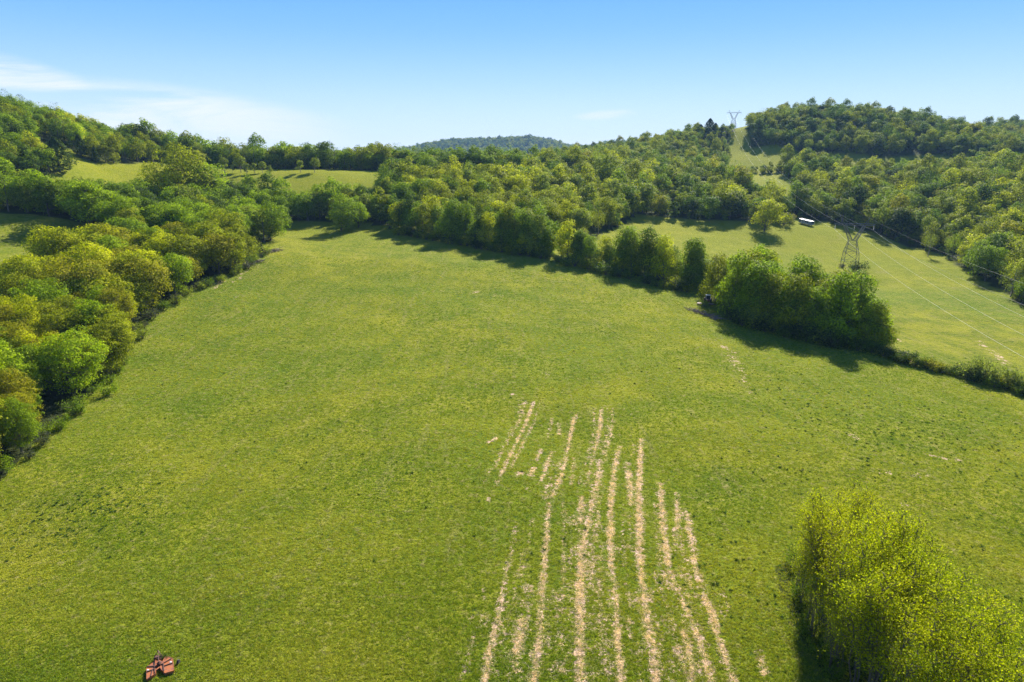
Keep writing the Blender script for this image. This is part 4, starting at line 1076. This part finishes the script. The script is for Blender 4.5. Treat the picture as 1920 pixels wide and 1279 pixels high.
for k in range(9): b.box((-2.2+k*.55, 0, .62+.004*(k % 2)), (.52, 1.7, .06))
b.build('deck', BOARD, fl)
b = MB(); b.box((0, -.86, .56), (5.0, .08, .12)); b.box((0, .86, .56), (5.0, .08, .12)); b.tube([(2.4, -.6, .5), (3.6, 0, .45)], .05, 6); b.tube([(2.4, .6, .5), (3.6, 0, .45)], .05, 6); b.build('frame', RUST_DK, fl)
for sy in (-.98, .98):
    b = MB(); b.cyl((-.4, sy-.1, .33), (-.4, sy+.1, .33), .33, 16); w_ = b.build('wheel', DARK, fl); b = MB(); b.cyl((-.4, sy-.11, .33), (-.4, sy+.11, .33), .16, 12); b.build('rim', PALE_METAL, w_)
tag(fl, 'low weathered flat trailer in front of the dark red tractor', 'trailer')

# ------------------------------------------------------------------ rusty rotary mower deck in the near field
mcx, mcy = hit(301, 1254)
mz = gz(mcx, mcy)
rm = empty('rotary_mower', (mcx, mcy, mz))
def mp2(px, py, h=0.3):
    d = ray(px, py); t = (mz+h-ZC)/d[2]
    return (d[0]*t-mcx, d[1]*t-mcy)
right_o = [mp2(*q) for q in [(299.5,1252.5),(307,1237),(310,1232.3),(318,1232.8),(324,1235.5),(326,1258),(309.5,1263)]]
left_o = [mp2(*q) for q in [(275,1252.2),(284,1245),(288,1242.5),(291,1238.5),(294,1240),(291.2,1263),(288,1266),(275,1274.5)]]
mid_o = [mp2(*q) for q in [(294.3,1240),(300,1237.5),(304.5,1241),(299.2,1251.5),(297,1254),(292.6,1257)]]
b = MB(); b.prism(right_o[::-1], .26, .32); rp = b.build('deck_half', RUST, rm, bevel=.01)
b = MB(); b.prism(left_o[::-1], .26, .32); lp = b.build('deck_half', RUST, rm, bevel=.01)
b = MB(); b.prism(mid_o[::-1], .24, .30); b.build('deck_bridge', RUST, rm, bevel=.01)
def skirt(outline, par):
    mb = MB(); n_ = len(outline)
    for k in range(n_):
        a = Vector((*outline[k], 0)); c = Vector((*outline[(k+1) % n_], 0)); d = (c-a); l = d.length
        rot = Matrix.Rotation(math.atan2(d.y, d.x), 3, 'Z'); m_ = (a+c)/2
        mb.box((m_.x, m_.y, .19), (l+.02, .035, .30), rot)
    mb.build('skirt', RUST, par)
skirt(right_o, rp); skirt(left_o, lp)
def bar(p, q, w_, h0, h1, mat, nm, par):
    a = Vector((*mp2(*p), 0)); c = Vector((*mp2(*q), 0)); d = c-a
    mb = MB(); m_ = (a+c)/2; mb.box((m_.x, m_.y, (h0+h1)/2), (d.length, w_, h1-h0), Matrix.Rotation(math.atan2(d.y, d.x), 3, 'Z')); return mb.build(nm, mat, par)
for p, q in (((308,1244),(321,1236.5)),((307.5,1250),(323.5,1244.5)),((306.5,1243),(307.5,1259.5))): bar(p, q, .07, .322, .40, RUST_DK, 'rib', rp)
for p, q in (((290,1240),(290.6,1263)),((276,1251.2),(289.8,1250.5)),((275.5,1260.8),(290,1256)),((286,1258),(283,1270))): bar(p, q, .07, .322, .40, RUST_DK, 'rib', lp)
bar((291,1252),(307,1245.5), .08, .302, .42, RUST_DK, 'cross_brace', rm)
gxm, gym = mp2(298.5, 1247)
b = MB(); b.box((gxm, gym, .44), (.30, .30, .26)); b.cyl((gxm, gym, .56), (gxm, gym, .68), .10, 10); b.build('gearbox', RUST_DK, rm, bevel=.03)
gh = mp2(298, 1231)
b = MB(); b.tube([(gh[0]-.35, gh[1]-.1, .35), (gh[0]-.15, gh[1]+.25, .75), (gh[0]+.35, gh[1]-.1, .35)], .05, 6); b.tube([(gh[0]-.15, gh[1]+.25, .75), (gxm, gym, .6)], .035, 6); b.box((gh[0], gh[1]-.15, .25), (.7, .4, .2)); b.build('hitch_frame', RUST_DK, rm)
wp = mp2(334, 1239)
b = MB(); b.cyl((wp[0]-.08, wp[1], .17), (wp[0]+.10, wp[1], .17), .20, 16); b.build('tail_wheel', DARK, rm)
for q, par in (((320.3,1242.3), rp), ((277.5,1257), lp)):
    p = mp2(*q); b = MB(); b.box((p[0], p[1], .335), (.18, .14, .02)); b.build('warning_sticker', WHITE, par)
tag(rm, 'rusty orange two-part mower deck lying in the near left of the field', 'mower')
for i, (dx, dy) in enumerate([(-.3, 1.15), (.1, 1.25)]):
    plant('shrub', shrub_sets[i], mcx+dx, mcy+dy, .22, .22, i, TINT['dark green'], ('larger' if i == 0 else 'smaller')+' dark weed bush behind the rusty mower deck', 'weed bush')

# ------------------------------------------------------------------ haze: one closed box of even air
hb = MB(); hb.box((0, 2100, 80), (7400, 5100, 200))
hm, hnt, hout = new_mat('haze_air')
pv = N(hnt, 'ShaderNodeVolumePrincipled'); pv.inputs['Color'].default_value = (0.34, 0.60, 1.0, 1); pv.inputs['Density'].default_value = 0.00006; pv.inputs['Anisotropy'].default_value = 0.0
L(hnt, pv.outputs[0], hout.inputs['Volume'])
hz = hb.build('haze', hm); tag(hz, 'thin bluish summer haze lying over the valley and hills', 'haze', kind='stuff')
print('TREES', len(trees), 'solo', len(solo), 'grove', len(G), 'verts', len(vx))
